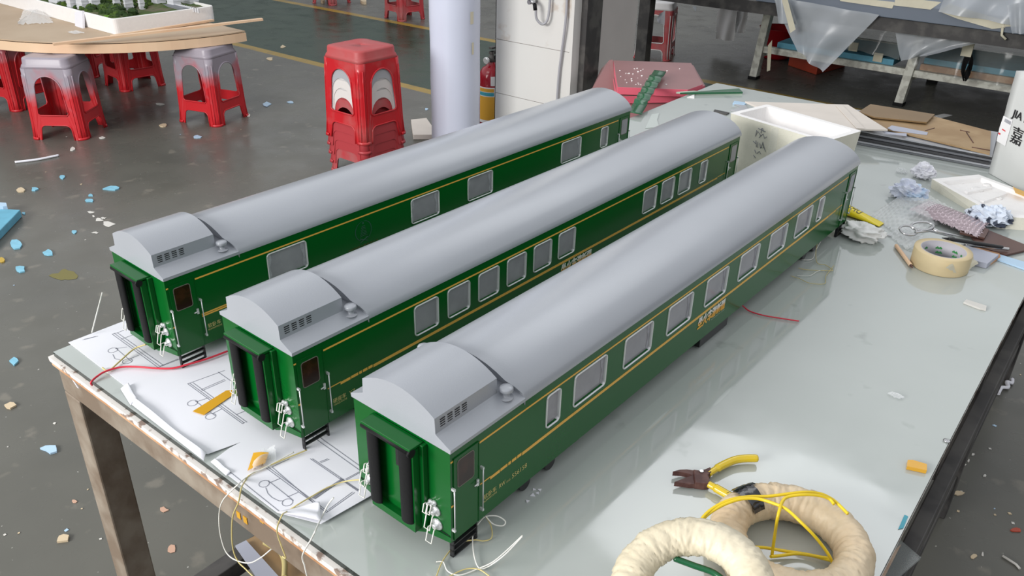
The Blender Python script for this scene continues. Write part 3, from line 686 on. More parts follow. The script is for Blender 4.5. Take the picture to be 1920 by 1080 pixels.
# fire extinguisher behind the pipe
e = thing('fire_extinguisher', 'dark red fire extinguisher with an orange label between pipe and tiled pier', 'fire extinguisher', (-2.65, 3.27, 0))
part('cylinder', MB().lathe([(.070, 0), (.078, .008), (.078, .27), (.074, .305), (.055, .335), (.030, .35), (.024, .37)], 32), M['extred'], e)
part('valve', MB().lathe([(.022, .365), (.022, .40), (.014, .405), (.014, .43)], 16).box(-.012, .012, -.015, .09, .415, .43).box(-.012, .012, -.015, .10, .445, .455), M['darksteel'], e)
K = Matrix.Translation((.000, -.045, .385)) @ Matrix.Rotation(d2(100), 4, 'X')
part('pressure_gauge', MB().lathe([(.018, -.004), (.020, 0), (.020, .012), (.017, .014)], 20, K), M['chrome'], e)
def ext_label(z0, z1, a0, a1, m, r=.0788):
    rows = [[Vector((r*math.cos(d2(a0+(a1-a0)*i/12)), r*math.sin(d2(a0+(a1-a0)*i/12)), z0+(z1-z0)*j)) for i in range(13)] for j in (0, 1)]
    return MB().grid(rows), m
for nm, z0, z1, a0, a1, m, r in (('label', .020, .235, -112, -34, M['label'], .0786), ('label', .038, .180, -110, -37, M['extlabel'], .0792), ('label', .208, .228, -110, -40, M['extlabel'], .0792), ('label', .185, .205, -110, -40, M['extblue'], .0794), ('label', .245, .300, -55, -20, M['label'], .079)):
    mbx, mm = ext_label(z0, z1, a0, a1, m, r); part(nm, mbx, mm, e, {'blue_label_band': 'blue label band', 'orange_label': 'orange label panel', 'white_label': 'white label'}[m.name])
part('hose', MB().tube(cat_rom([(.02, .0, .40), (.085, .02, .39), (.105, .03, .32), (.100, .02, .2), (.095, .01, .10)]), .009, 10), M['rubber'], e)

# tap hose on the pier
pc = cat_rom([aty(1062, 0, 2.985) + Vector((0, 0, .25)), aty(1063, 0, 2.985), aty(1060, 45, 2.98), aty(1053, 100, 2.985), aty(1048, 140, 2.985), aty(1044, 195, 2.985), aty(1042, 230, 2.985)])
solo('grey_hose', MB().tube(pc, .0065, 10), M['hose'], 'thin grey hose hanging down the front of the tiled pier', 'hose')
t = thing('water_tap', 'small chrome water tap with looped grey hose on the tiled pier', 'tap', aty(1003, 2, 2.992))
mb = MB(); q = aty(1003, 2, 2.992); mb.tube([q + Vector((0, .008, 0)), q + Vector((0, -.05, 0))], .012, 14); mb.tube([q + Vector((.0, -.045, .015)), q + Vector((.035, -.05, -.004))], .009, 12)
mb.tube([q + Vector((-.035, -.04, .012)), q + Vector((.02, -.04, .018))], .006, 10)
part('spout', mb, M['steel'], t, world=True)
mb = MB().tube([q + Vector((.036, -.05, -.004)), q + Vector((.042, -.05, -.034))], .010, 14); part('nozzle', mb, M['rubber'], t, world=True)
mb = MB().tube(cat_rom([q + Vector((.045, -.05, -.03)), q + Vector((.048, -.045, -.075)), q + Vector((.075, -.03, -.10)), q + Vector((.10, -.02, -.07)), q + Vector((.105, -.015, .03)), q + Vector((.10, -.012, .2))]), .0065, 10)
part('hose', mb, M['hose'], t, world=True)

# ---------------------------------------------------------------- half round table with the site model
CX, CYT, RT, TH = -4.96, 2.42, 1.13, .50
t = thing('half_round_table', 'half round plywood table top with pale edge band resting on red stools', 'table', (CX, CYT, .44))
poly = [(CX + RT*math.cos(math.radians(180 + 180*k/48)), CYT + RT*math.sin(math.radians(180 + 180*k/48))) for k in range(49)]
part('table_top', MB().prism([(a, b) for a, b in poly], TH-.006, TH), M['plywood'], t, world=True)
inn = [(CX + (RT-.012)*math.cos(math.radians(180 + 180*k/48)), CYT-.012 + (RT-.018)*math.sin(math.radians(180 + 180*k/48))) for k in range(49)]
part('table_core', MB().prism(inn, .442, TH-.006), M['rubber'], t, world=True)
mb = MB(); rows = []
for k in range(49):
    a = math.radians(180 + 180*k/48); c_, s_ = math.cos(a), math.sin(a)
    rows.append([Vector((CX + r*c_, CYT + r*s_, z)) for r, z in ((RT-.008, .442), (RT+.006, .442), (RT+.006, TH-.010), (RT-.008, TH-.010))])
mb.grid(rows, cv=True, smooth=False); part('edge_band', mb, M['plyedge'], t, 'pale wooden edge band', world=True)

s0, s1_ = aty(98, 84, 1.36), None
a_ = onz(100, 85, TH+.012); b_ = onz(492, 38, TH+.045)
dv = (b_-a_).normalized(); pr = dv.cross(Vector((0, 0, 1))).normalized()*.014
mb = MB(); mb.add([a_-pr, a_+pr, b_+pr, b_-pr] + [q + Vector((0, 0, .012)) for q in (a_-pr, a_+pr, b_+pr, b_-pr)], [(0,3,2,1),(4,5,6,7),(0,1,5,4),(1,2,6,5),(2,3,7,6),(3,0,4,7)])
solo('wooden_batten', mb, M['plyedge'], 'long thin wooden batten lying across the half round table', 'batten')
a2 = onz(210, 70, TH+.002); b2 = onz(400, 40, TH+.002); pr = Vector((.012, 0, 0))
solo('wooden_batten', MB().slab([q + Vector((0, 0, .012)) for q in (a2-pr, a2+pr, b2+pr, b2-pr)], .011), M['plyedge'], 'shorter wooden batten pushed against the white site model tray', 'batten')

mod = thing('site_model', 'white tray with a green landscape model of trees and buildings on half round table', 'architectural model', (-4.75, 2.17, TH))
X0, X1, Y0, Y1, ZH = -5.75, -4.235, 1.845, 2.50, .085
rp = lambda x0, x1, y0, y1, r: [((x0+x1)/2+a, (y0+y1)/2+b) for a, b in rrect(x1-x0, y1-y0, r, 5)]
o1 = rp(X0, X1, Y0, Y1, .03); o2 = rp(X0+.010, X1-.010, Y0+.010, Y1-.010, .022)
mb = MB().grid([[Vector((a, b, z)) for a, b in o] for o, z in ((o1, TH+.001), (o1, TH+ZH-.003), (rp(X0+.003, X1-.003, Y0+.003, Y1-.003, .028), TH+ZH), (o2, TH+ZH), (o2, TH+ZH-.03))], cv=True, smooth=False)
mb.prism(o2, TH+.001, TH+ZH-.028); part('tray', mb, M['foamwhite'], mod, world=True)
mb = MB(); rows = []
for i in range(61):
    rows.append([Vector((X0+.010+(X1-X0-.02)*i/60, Y0+.010+(Y1-Y0-.02)*j/28, TH+ZH-.009 + .016*noise.noise(Vector((i*.11, j*.2, 0))) + .008*noise.noise(Vector((i*.5, j*.6, 3))))) for j in range(29)])
mb.grid(rows); part('ground', mb, M['terrain'], mod, world=True)
ico = []
def blob(mb, c, r, sq=.8, seed=0, n=8, k=5):
    rows = []
    for i in range(k+1):
        th = math.pi*i/k
        rows.append([Vector(c) + Vector((math.sin(th)*math.cos(2*math.pi*j/n)*r, math.sin(th)*math.sin(2*math.pi*j/n)*r, math.cos(th)*r*sq))*(1+.35*noise.noise(Vector((i*1.3+seed, j*1.7, seed*.7)))) for j in range(n)])
    mb.grid(rows, cv=True, smooth=False)
mb = MB(); random.seed(3)
for k in range(800):
    x = random.uniform(X0+.05, X1-.04); y = random.uniform(Y0+.035, Y1-.05)
    dens = noise.noise(Vector((x*3.1, y*3.3, 5)))
    front_ = (y < Y0+.22)
    if dens < (-.42 if front_ else -.18): continue
    if x > -4.50 and y > Y0+.15: continue
    r = random.uniform(.012, .03) if front_ else random.uniform(.01, .02)
    blob(mb, (x, y, TH+ZH-.012+r*.4), r, .85, k)
for x, y, r in ((-4.42, 1.96, .035), (-4.48, 2.0, .045), (-4.56, 1.98, .045), (-4.36, 2.04, .03), (-4.64, 1.94, .035)): blob(mb, (x, y, TH+ZH), r, .8, r*100)
part('foliage', mb, M['foliage'], mod, 'clumps of dark green model trees', world=True, stuff=True)
mb = MB()
for x, y, r in ((-4.36, 1.90, .05), (-4.30, 1.93, .035), (-4.27, 2.05, .03)): blob(mb, (x, y, TH+ZH-.02), r, .45, r*50, 12, 6)
part('lawn', mb, M['brightgrass'], mod, 'bright green lawn patches', world=True)
for (px, py, w_, d_, h_) in ((130, 14, .07, .05, .16), (150, 16, .10, .06, .20), (172, 17, .05, .05, .15), (215, 14, .035, .035, .22), (235, 16, .025, .05, .10), (320, 10, .10, .05, .09), (290, 8, .09, .06, .10), (100, 6, .16, .09, .025), (262, 14, .03, .03, .05), (345, 3, .2, .06, .05)):
    q = onz(px, py, TH+ZH-.005); mb = MB(); w_ *= .7; mb.box(q.x-w_/2, q.x+w_/2, q.y, q.y+d_, TH+ZH-.03, TH+ZH-.01+h_)
    for k in range(int(h_/.02)): mb.box(q.x-w_/2-.002, q.x+w_/2+.002, q.y-.002, q.y+d_+.002, TH+ZH+k*.02, TH+ZH+k*.02+.004)
    part('building', mb, M['modelwhite'], mod, world=True)
q = onz(345, 14, TH+ZH+.004); part('road', MB().box(q.x-.20, X1-.03, q.y-.02, q.y+.02, TH+ZH-.03, TH+ZH+.001), M['modelgrey'], mod, world=True)
mb = MB()
for k in range(9): mb.box(q.x-.11+k*.025, q.x-.10+k*.025, q.y+.03, q.y+.04, TH+ZH-.02, TH+ZH+.006)
mb.box(q.x-.20, X1-.03, q.y+.025, q.y+.03, TH+ZH-.02, TH+ZH+.006); part('path', mb, M['modelwhite'], mod, world=True)
q = aty(152, 42, Y0-.012)
K = Matrix.Translation(q) @ Matrix.Rotation(d2(-12), 4, 'Y') @ Matrix.Rotation(d2(-16), 4, 'X')
solo('white_block', MB().box(-.05, .05, -.014, .0, -.050, .060, K), M['paper'], 'small white block clipped over the rim of the site model tray', 'block', bevel=.001)
# clear bag and black ring on the round table
def quad_sheet(corners, nu, nv, hf, jag=0, seed=0):
    c = [Vector(x) for x in corners]; rows = []
    for i in range(nu+1):
        row = []
        for j in range(nv+1):
            s_, t_ = i/nu, j/nv
            if jag:
                if i in (0, nu): s_ += jag*noise.noise(Vector((j*.9, seed, i)))
                if j in (0, nv): t_ += jag*noise.noise(Vector((i*.9, seed+5, j)))
            p_ = (c[0]*(1-s_)+c[1]*s_)*(1-t_) + (c[3]*(1-s_)+c[2]*s_)*t_
            row.append(p_ + Vector((0, 0, hf(s_, t_, p_))))
        rows.append(row)
    return MB().grid(rows)
q = [onz(x, y, TH) for x, y in ((33, 47), (100, 44), (88, 22), (45, 18))]
solo('clear_bag', quad_sheet(q, 22, 14, lambda s_, t_, p_: .004+.035*math.sin(math.pi*s_)*math.sin(math.pi*t_)*(.6+abs(noise.noise(p_*22))), .1), M['bubble'], 'crumpled clear plastic bag lying beside the site model tray', 'plastic bag')
q = onz(32, 8, TH+.005); pts = [q + Vector((.09*math.cos(a*.3), .045*math.sin(a*.3), 0)) for a in range(21)]
solo('black_ring', MB().tube(pts, .004, 8, closed=True), M['rubber'], 'thin black cable ring at the upper left on the half round table', 'cable ring')
q = onz(141, 62, TH); 
mbs = quad_sheet([q+Vector(v) for v in ((-.05,-.02,0),(.03,-.03,0),(.05,.03,0),(-.04,.02,0))], 8, 6, lambda s_, t_, p_: .002+.012*abs(noise.noise(p_*40)), .15)
solo('plastic_scrap', mbs, M['bubble'], 'small clear plastic scrap on the plywood in front of the tray', 'plastic scrap')

# ---------------------------------------------------------------- workbench at the right rear
YB = 5.0
b = thing('workbench', 'large workbench with grey blue slab top on dark and cream steel legs', 'workbench', (-.6, 6.0, 0))
part('slab_top', MB().box(-1.80, 1.6, YB-.02, 8.2, .626, .712), M['bluesteel'], b, world=True, bevel=.004)  # depth stretched out of view to keep the floor below dark
part('steel_beam', MB().box(-2.70, 1.6, YB, YB+.07, .545, .622), M['darksteel'], b, 'dark steel beam', world=True)
part('steel_beam', MB().box(-2.70, -2.63, YB+.07, 8.1, .545, .622), M['darksteel'], b, 'dark steel beam', world=True)
part('steel_beam', MB().box(-2.63, 1.6, 8.03, 8.1, .545, .622), M['darksteel'], b, 'dark steel beam', world=True)
part('side_shade_panel', MB().box(-2.68, -1.84, 5.08, 8.2, .626, .640), M['lightgrey'], b, 'light grey sheet top', world=True)  # grey sheet, extended far back as added shade over the floor
for x in (-2.69, 1.45):
    for y in (YB+.002, 8.0): part('leg', MB().box(x, x+.09 if y < 6 else x+.08, y, y+.08, 0, .545), M['darksteel'], b, world=True, bevel=.003)
def wleg(top, bot, w_=.032):
    mb = MB(); t_, b_ = Vector(top), Vector(bot); u_ = Vector((w_, 0, 0)); v_ = Vector((0, w_*1.2, 0))
    mb.add([b_, b_+u_, b_+u_+v_, b_+v_, t_, t_+u_, t_+u_+v_, t_+v_], [(0,3,2,1),(4,5,6,7),(0,1,5,4),(1,2,6,5),(2,3,7,6),(3,0,4,7)]); return mb
for x in (-1.955, -.905, .15):
    for y in (5.45, 6.3):
        lg = part('leg', wleg((x+.04, y, .55), (x, y, .02), .055), M['whitesteel'], b, 'cream painted leg', world=True, bevel=.003)
        part('foot', MB().box(x-.006, x+.058, y-.006, y+.075, 0, .022), M['rubber'], b, 'black rubber foot', world=True)
    part('brace', MB().tube([(x+.03, 5.5, .17), (x+.25, 6.25, .23)], .018, 6), M['whitesteel'], b, world=True)
for y in (5.47, 6.3): part('shelf_rail', MB().box(-1.90, .9, y, y+.05, .20, .245), M['whitesteel'], b, 'cream painted shelf rail', world=True, bevel=.003)
def slab4(px, Z, th): return MB().slab([onz(x, y, Z) for x, y in px], th)
solo('blue_foam_board', MB().box(-1.80, -.98, 5.50, 6.05, .2465, .285), M['bluefoam'], 'pale blue foam board on the bench shelf behind the hanging sheet', 'foam board', bevel=.003)
solo('blue_foam_board', MB().box(-.80, .10, 5.52, 6.05, .287, .325), M['bluefoam'], 'blue foam board on wood near the top of the white woven bag', 'foam board', bevel=.003)
solo('wooden_plank', MB().box(-.81, .12, 5.50, 6.08, .2465, .286), M['wood'], 'raw brown wooden plank on the bench shelf under blue foam', 'plank', bevel=.003)
gmt = 'pieces of masking tape on the blue foam'
for px, py, lb in ((1600, 88, 'pair of short masking tape strips on the pale blue foam'), (1646, 108, 'single masking tape square on the pale blue foam beside the cream leg')):
    q = aty(px, py, 5.49); solo('masking_tape', MB().box(q.x-.03, q.x+.03, 5.488, 5.499, q.z-.028, q.z+.03), M['maskpale'], lb, 'tape')
q = aty(1856, 153, 5.49); solo('masking_tape', MB().box(q.x-.03, q.x+.03, 5.505, 5.519, q.z-.03, q.z+.03), M['maskpale'], 'masking tape square on the blue foam left of the white bag', 'tape')
# red bucket and basin
q = fl(1455, 118); bk = solo('red_bucket', MB().lathe([(.10, 0), (.13, .02), (.16, .24), (.167, .245), (.155, .24), (.125, .03)], 28, Matrix.Translation((-2.10, 6.30, 0))), M['redbucket'], 'dark red plastic bucket under the workbench beside the cream leg', 'bucket')
mb = MB(); q = fl(1527, 138); qq = [fl(x, y) for x, y in ((1477, 123), (1530, 141), (1585, 126), (1530, 112))]
mb.slab([v + Vector((0, 0, .085)) for v in qq], .084); solo('red_tray', mb, M['redpan'], 'red brown shallow tray on the floor under the hanging sheet', 'tray', bevel=.006)
q = fl(1488, 112); solo('blue_pot', MB().lathe([(.05, 0), (.055, .01), (.055, .05), (.03, .055)], 20, Matrix.Translation(q)), M['extblue'], 'small blue pot on the floor beside the red bucket', 'pot')
# hanging plastic sheets: folded, draped over the slab edge
def drape(px, Y, nu, nv, fold, amp, seed, back=0):
    c = [aty(x, y, Y) for x, y in px]; rows = []
    for i in range(nu+1):
        row = []
        for j in range(nv+1):
            s_, t_ = i/nu, j/nv; p_ = (c[0]*(1-s_)+c[1]*s_)*(1-t_) + (c[3]*(1-s_)+c[2]*s_)*t_
            row.append(p_ + Vector((0, -.008 - amp*(.5+.5*math.sin(s_*fold+seed+t_*2))*(.3+t_) + .012*noise.noise(p_*9+Vector((seed, 0, 0))), .006*noise.noise(p_*7))))
        rows.append(row)
    return MB().grid(rows)
solo('plastic_sheet', drape([(1452, -8), (1650, 28), (1545, 134), (1500, 95)], YB-.03, 26, 22, 9, .05, 1), M['haze'], 'milky plastic sheet hanging to a point from the grey blue slab', 'plastic sheet')
mbx = drape([(1452, -8), (1480, -5), (1500, 45), (1462, 42)], YB-.09, 14, 12, 8, .03, 4)
solo('plastic_sheet', mbx, M['haze'], 'bunched milky plastic at the left end of the grey blue slab', 'plastic sheet')
solo('plastic_sheet', drape([(1680, 58), (1842, 78), (1738, 103), (1690, 114)], 5.12, 22, 16, 10, .03, 2), M['haze'], 'white plastic sheet hanging under the dark beam around the second cream leg', 'plastic sheet')
solo('plastic_sheet', drape([(1600, 50), (1690, 62), (1690, 110), (1585, 90)], 5.42, 18, 14, 14, .03, 5), M['gauze'], 'thin clear film hanging between the milky sheet and the second leg', 'plastic sheet')
solo('plastic_sheet', drape([(1700, 80), (1925, 100), (1925, 165), (1720, 130)], 5.40, 26, 14, 16, .04, 6), M['gauze'], 'thin clear film wrapped over the blue foam on the shelf right side', 'plastic sheet')
for px, Y, sd, lb in (([(1775, -10), (1925, -10), (1925, 50), (1760, 22)], YB-.04, 3, 'glossy clear plastic cover lying over the right top of the slab'), ([(1888, 10), (1930, 0), (1935, 62), (1900, 62)], YB-.10, 7, 'white crumpled plastic at the upper right corner of the slab')):
    solo('plastic_sheet', drape(px, Y, 20, 12, 12, .03, sd), M['haze'], lb, 'plastic sheet')
def vstrip(px, Y): return MB().prism([(aty(x, y, Y).x, aty(x, y, Y).z) for x, y in px], 0, .002, lambda a, b_, h: (a, Y-h, b_))
gt = 'masking tape strips on the slab edge'
for px, lb in ((((1570, -8), (1678, 4), (1673, 16), (1576, 2)), 'masking tape strip on the slab edge, leftmost of the four'), (((1680, -6), (1765, 4), (1745, 18), (1676, 10)), 'second masking tape strip from the left on the slab edge'),
               (((1760, 21), (1780, 7), (1880, 38), (1885, 52), (1860, 54), (1795, 35)), 'long pointed masking tape strip on the slab edge beside the clear cover'), (((1882, 36), (1925, 34), (1925, 48), (1884, 50)), 'masking tape strip on the slab edge, rightmost of the four')):
    solo('masking_tape', vstrip(px, YB-.023), M['maskpale'], lb, 'tape', gt)
solo('masking_tape', vstrip(((1466, 0), (1476, -4), (1492, 55), (1482, 62), (1474, 30)), YB-.17), M['maskpale'], 'crumpled masking tape hanging on the bunched plastic', 'tape')
solo('masking_tape', vstrip(((1440, 85), (1448, 75), (1444, 132), (1438, 134)), 5.3), M['maskpale'], 'narrow tape strip dangling beside the first cream leg', 'tape')
solo('tape_hook', MB().tube([aty(1880, 50, YB-.03), aty(1878, 66, YB-.03), aty(1886, 74, YB-.03)], .007, 6), M['maskpale'], 'curled cream tape end dangling from the slab edge', 'tape')
q = aty(1815, 118, 5.3); mb = MB()
for k in range(5): mb.tube([q + Vector((.018*math.cos(a*.5)+.004*k-.01, .004*k, .075*math.sin(a*.5)-.01*k)) for a in range(13)], .005, 6, closed=True)
solo('black_cable', mb, M['rubber'], 'coiled black cable hanging under the bench at the right', 'cable')
q = aty(1815, 90, 5.3); solo('masking_tape', MB().box(q.x-.03, q.x+.03, 5.29, 5.31, q.z-.05, q.z+.06), M['maskpale'], 'masking tape wrap above the coiled black cable', 'tape')
# white sacks hanging under the far bench, leg, sheet of board
for px, Y, sd, lb in (([(1348, 15), (1382, 18), (1378, 76), (1345, 72)], 6.2, 1, 'white fabric hanging under the bench, nearest to the dark leg'), ([(1383, 20), (1402, 22), (1400, 62), (1380, 60)], 6.3, 2, 'narrow grey white fabric hanging beside the wide white one')):
    solo('hanging_cloth', drape(px, Y, 12, 12, 9, .03, sd), M['greycloth'], lb, 'cloth')
solo('plastic_scrap', vstrip(((1298, 12), (1306, 12), (1305, 23)), YB-.01), M['haze'], 'small white plastic corner hanging from the dark beam', 'plastic scrap')
solo('paper_scrap', drape([(1238, 25), (1249, 18), (1247, 46), (1232, 36)], YB+.2, 6, 6, 6, .02, 3), M['paper'], 'crumpled white paper hanging beside the dark workbench leg', 'paper scrap')
# ---------------------------------------------------------------- drawings on the table
def sheet_of(name, px, h, label, lines, circles, curl=()):
    pts = [tp(x, y, h) for x, y in px]
    org = sum(pts, Vector())/len(pts); org.z = T
    r = thing(name, label, 'drawing', org, 0, 'paper drawings under the coaches')
    part('paper_sheet', MB().slab(pts, .0006), M['paper'], r, world=True)
    mb = MB()
    for ln in lines:
        for i in range(len(ln)-1):
            a, b_ = tp(*ln[i], h+.0003), tp(*ln[i+1], h+.0003); d = (b_-a)
            if d.length < 1e-5: continue
            n_ = Vector((-d.y, d.x, 0)).normalized()*.00042
            mb.add([a-n_, b_-n_, b_+n_, a+n_], [(0,1,2,3)])
    for cx, cy, rr in circles:
        c_ = tp(cx, cy, h+.0003); R_ = rr
        rows = [[c_ + Vector((math.cos(2*math.pi*k/28)*q, math.sin(2*math.pi*k/28)*q, 0)) for k in range(28)] for q in (R_-.0004, R_+.0004)]
        mb.grid(rows, cv=True, smooth=False)
    part('printed_lines', mb, M['ink'], r, 'thin grey outlines of a coach', world=True)
    for k in curl:
        c4, hh = k; c = [tp(x, y, h+.0004) for x, y in c4]; rows = []
        for i in range(9):
            s_ = i/8; rows.append([ (c[0]*(1-t_/10)+c[3]*(t_/10))*(1-s_) + (c[1]*(1-t_/10)+c[2]*(t_/10))*s_ + Vector((0, 0, hh*math.sin(s_*1.6)*(.7+.3*math.sin(t_*.8)))) for t_ in range(11)])
        part('curled_edge', MB().grid(rows), M['paper'], r, 'curled paper edge', world=True, thick=.0005)
    return r
c8 = lambda pts: [(60+x/3.6, 600+y/3.6) for x, y in pts]
c7 = lambda pts: [(380+x/4.91, 860+y/4.91) for x, y in pts]
sheet_of('paper_drawing', [(128, 642), (224, 605), (330, 566), (470, 640), (430, 720), (300, 760), (238, 727)], .0012, 'white paper drawing under the farthest coach by the table corner',
    [c8(l) for l in ([(540,95),(850,320)],[(552,88),(862,312)],[(575,86),(885,305)],[(540,95),(575,86),(640,60)],[(565,190),(670,280)],[(560,193),(640,182)],[(660,262),(722,236)],[(545,232),(560,262),(620,272)],[(862,312),(985,262)],[(600,130),(760,70)],[(850,320),(1000,262)],[(340,135),(445,108)],[(350,130),(430,110)])],
    [(60+545/3.6, 600+203/3.6, .0072), (60+643/3.6, 600+278/3.6, .0072)])
sheet_of('paper_drawing', [(227, 729), (271, 711), (330, 690), (427, 655), (560, 770), (470, 822), (390, 851), (372, 848)], .0026, 'white paper drawing with an amber tape strip under the middle coach',
    [c8(l) for l in ([(1050,430),(1420,700)],[(1062,425),(1432,695)],[(1085,422),(1450,690)],[(1050,430),(1085,418),(1300,340)],[(1255,350),(1340,410)],[(1140,470),(1300,400)],[(1145,478),(1305,408)],[(1100,545),(1235,645)],[(1108,552),(1190,525)],[(1215,632),(1280,600)],[(1420,700),(1436,690)],[(1375,640),(1440,612)])],
    [(60+1083/3.6, 600+560/3.6, .0070), (60+1205/3.6, 600+650/3.6, .0070)],
    curl=(([(226,729),(241,720),(258,750),(245,760)], .003), ([(245,757),(254,749),(388,853),(382,864)], .0045)))
sheet_of('paper_drawing', [(395, 866), (430, 840), (500, 803), (600, 760), (690, 770), (715, 918), (602, 982), (520, 961)], .0040, 'large white paper drawing at the front edge between middle and nearest coach',
    [c7(l) for l in ([(570,75),(1140,495)],[(590,68),(1155,487)],[(640,78),(1050,430)],[(990,0),(1430,300)],[(1010,0),(1440,290)],[(1075,30),(1150,0)],[(1085,38),(1165,5)],[(1310,190),(1440,120)],[(1320,197),(1445,128)],[(1140,495),(1400,310)],[(1155,470),(1380,305)],[(600,200),(835,385)],[(615,222),(710,182)],[(780,352),(880,308)],[(580,265),(600,320),(640,358),(700,388),(745,388)],[(1035,370),(1300,185)],[(1005,362),(1270,190)],[(1015,366),(1275,196)],[(1025,369),(1285,200)],[(150,40),(712,490)],[(640,75),(800,0)],[(1265,180),(1430,290)])]
    + [[(590,800),(640,772)],[(592,805),(642,777)],[(560,800),(700,900)],[(566,796),(706,896)]],
    [(380+565/4.91, 860+230/4.91, .0064), (380+780/4.91, 860+402/4.91, .0064)],
    curl=(([(520,960),(603,982),(600,948),(580,945)], .006), ([(395,866),(404,861),(434,886),(424,892)], .002)))
mb = MB().slab([tp(x, y, .0042) for x, y in ((361, 771), (424, 732), (436, 731), (434, 742), (382, 778))], .0003)
solo('amber_tape', mb, M['kapton'], 'long amber tape strip stuck on the drawing beside the middle coach', 'tape')
solo('amber_tape', quad_sheet([tp(*q) for q in ((464, 883, .007), (497, 869, .008), (504, 849, .010), (475, 849, .006))], 6, 6, lambda s_, t_, p_: .0015*math.sin(s_*3)), M['kapton'], 'short amber tape piece with crumpled paper at the front of the drawing', 'tape')
solo('crumpled_paper', quad_sheet([tp(*q) for q in ((472, 884, .006), (520, 868, .006), (515, 838, .008), (488, 845, .006))], 12, 8, lambda s_, t_, p_: .012*abs(noise.noise(p_*45)), .2), M['bubble'], 'crumpled clear film under the short amber tape', 'film')

# ---------------------------------------------------------------- loose wires
def wire(pts, r, m, lb, name='loose_wire', grp=None, k=8):
    return solo(name, MB().tube(cat_rom(pts, k), r, 7), m, lb, 'wire', grp)
z_ = .0058
wire([tp(*c8([(x, y)])[0], h) for x, y, h in ((405,440,-.005),(400,418,.003),(440,380,.004),(500,345,z_),(600,318,z_),(700,315,z_),(830,325,z_),(950,325,z_),(1050,300,z_+.002),(1180,262,z_+.002),(1320,210,z_+.002))], .0016, M['wire_red'], 'pink red wire lying on the drawings in front of the farthest coach')
wire([tp(*c8([(x, y)])[0], h) for x, y, h in ((475,322,.004),(500,340,.004),(530,335,.004),(600,272,.005),(690,195,.009),(770,165,.016))], .0013, M['wire_yellow'], 'pale yellow wire from under the farthest coach joining the red wire')
YF = TY0-.018
def hang(pts): return [tp(*c7([(x, y)])[0], h) if h is not None else aty(*c7([(x, y)])[0], YF) for x, y, h in pts]
wire(hang([(840,-60,.008),(690,20,.007),(560,90,.007),(460,128,.007),(380,190,.007),(330,235,None),(270,290,None),(190,380,None),(155,480,None),(155,640,None),(190,800,None),(240,890,None),(320,940,None),(430,960,None),(530,915,None),(630,835,None)]), .0009, M['wire_white'], 'white wire looping over the front table edge, leftmost hanging wire')
wire(hang([(960,-80,.008),(690,30,.007),(450,138,.006),(395,200,.006),(355,275,None),(330,400,None),(278,530,None),(268,700,None),(285,850,None),(330,950,None),(400,1020,None),(480,1100,None)]), .0010, M['wire_yellow'], 'pale yellow wire hanging beside the white loop at the front edge')
wire(hang([(1480,195,.030),(1430,195,.020),(1300,212,.008),(1150,265,.006),(1000,350,.006),(880,420,.007),(770,490,.006),(735,515,None),(690,620,None),(690,700,None),(735,830,None),(765,915,None),(735,900,None)]), .0009, M['wire_yellow'], 'pale yellow wire from the nearest coach crossing the drawing and edge')
wire(hang([(1205,360,.030),(1150,430,.015),(1085,560,.006),(1040,660,None),(1000,740,None),(920,890,None),(940,990,None),(965,1100,None)]), .0010, M['wire_white'], 'white wire hanging over the edge in front of the nearest coach')
c1 = lambda pts: [(640+x/2.25, 600+y/2.25) for x, y in pts]
def tw(pts, f, h=.003): return [tp(*f([(x, y)])[0], h if len(q) == 0 else q[0]) for x, y, *q in pts]
wire(tw([(400,1020),(430,1022),(450,1060),(500,1076),(580,1048),(640,1020,.01),(700,970,.02),(765,908,.035)], c1), .0008, M['wire_white'], 'white wire end springing up beside the step of the nearest coach')
wire(tw([(765,912,.035),(690,990,.02),(620,1040,.004),(580,1045),(558,980,.004),(556,900,.008),(585,850,.014),(612,828,.02),(660,828,.02),(692,850,.012),(680,868,.008),(640,860,.010),(608,826,.022)], c1), .0008, M['wire_white'], 'white wire looped under the door of the nearest coach')
wire(tw([(398,1090),(430,1012),(490,945),(560,928),(600,932),(634,918),(632,870,.006),(612,832,.02)], c1), .0008, M['wire_yellow'], 'pale yellow wire looped under the door of the nearest coach')
wire(tw([(450,1085),(520,1052),(580,1052),(630,1085)], c1), .0008, M['wire_yellow'], 'short yellow wire at the bottom edge under the nearest coach')
c3 = lambda pts: [(1500+x/3.376, 280+y/3.376) for x, y in pts]
wire(tw([(130,585,.02),(100,640,.010),(80,692),(30,700),(0,690),(-20,670,.01)], c3), .0007, M['wire_white'], 'white wire curled under the far end of the nearest coach')
wire(tw([(110,590,.02),(100,660,.008),(110,720),(160,732),(208,765),(160,768),(40,762),(-10,750)], c3), .0007, M['wire_yellow'], 'yellow wire curled under the far end of the nearest coach')
wire(tw([(-60,800),(0,820),(60,846),(155,850),(165,800),(215,735)], c3), .0006, M['wire_yellow'], 'thin yellow wire lying farther out from the nearest coach')
wire(tw([(-20,798),(60,800),(110,772),(150,765)], c3), .0006, M['wire_white'], 'short white wire end among the yellow wires')
wire([tp(*q) for q in ((1375, 560, .02), (1392, 573, .008), (1405, 583, .003), (1430, 591, .003), (1465, 597, .003), (1498, 602, .003))], .0012, M['wire_red'], 'red wire sticking out from under the middle of the nearest coach')
wire([fl(*q) for q in ((172, 622, .25), (186, 570, .32), (192, 548, .36))], .0009, M['wire_white'], 'thin pale stick rising left of the farthest coach', 'thin_stick') if False else None

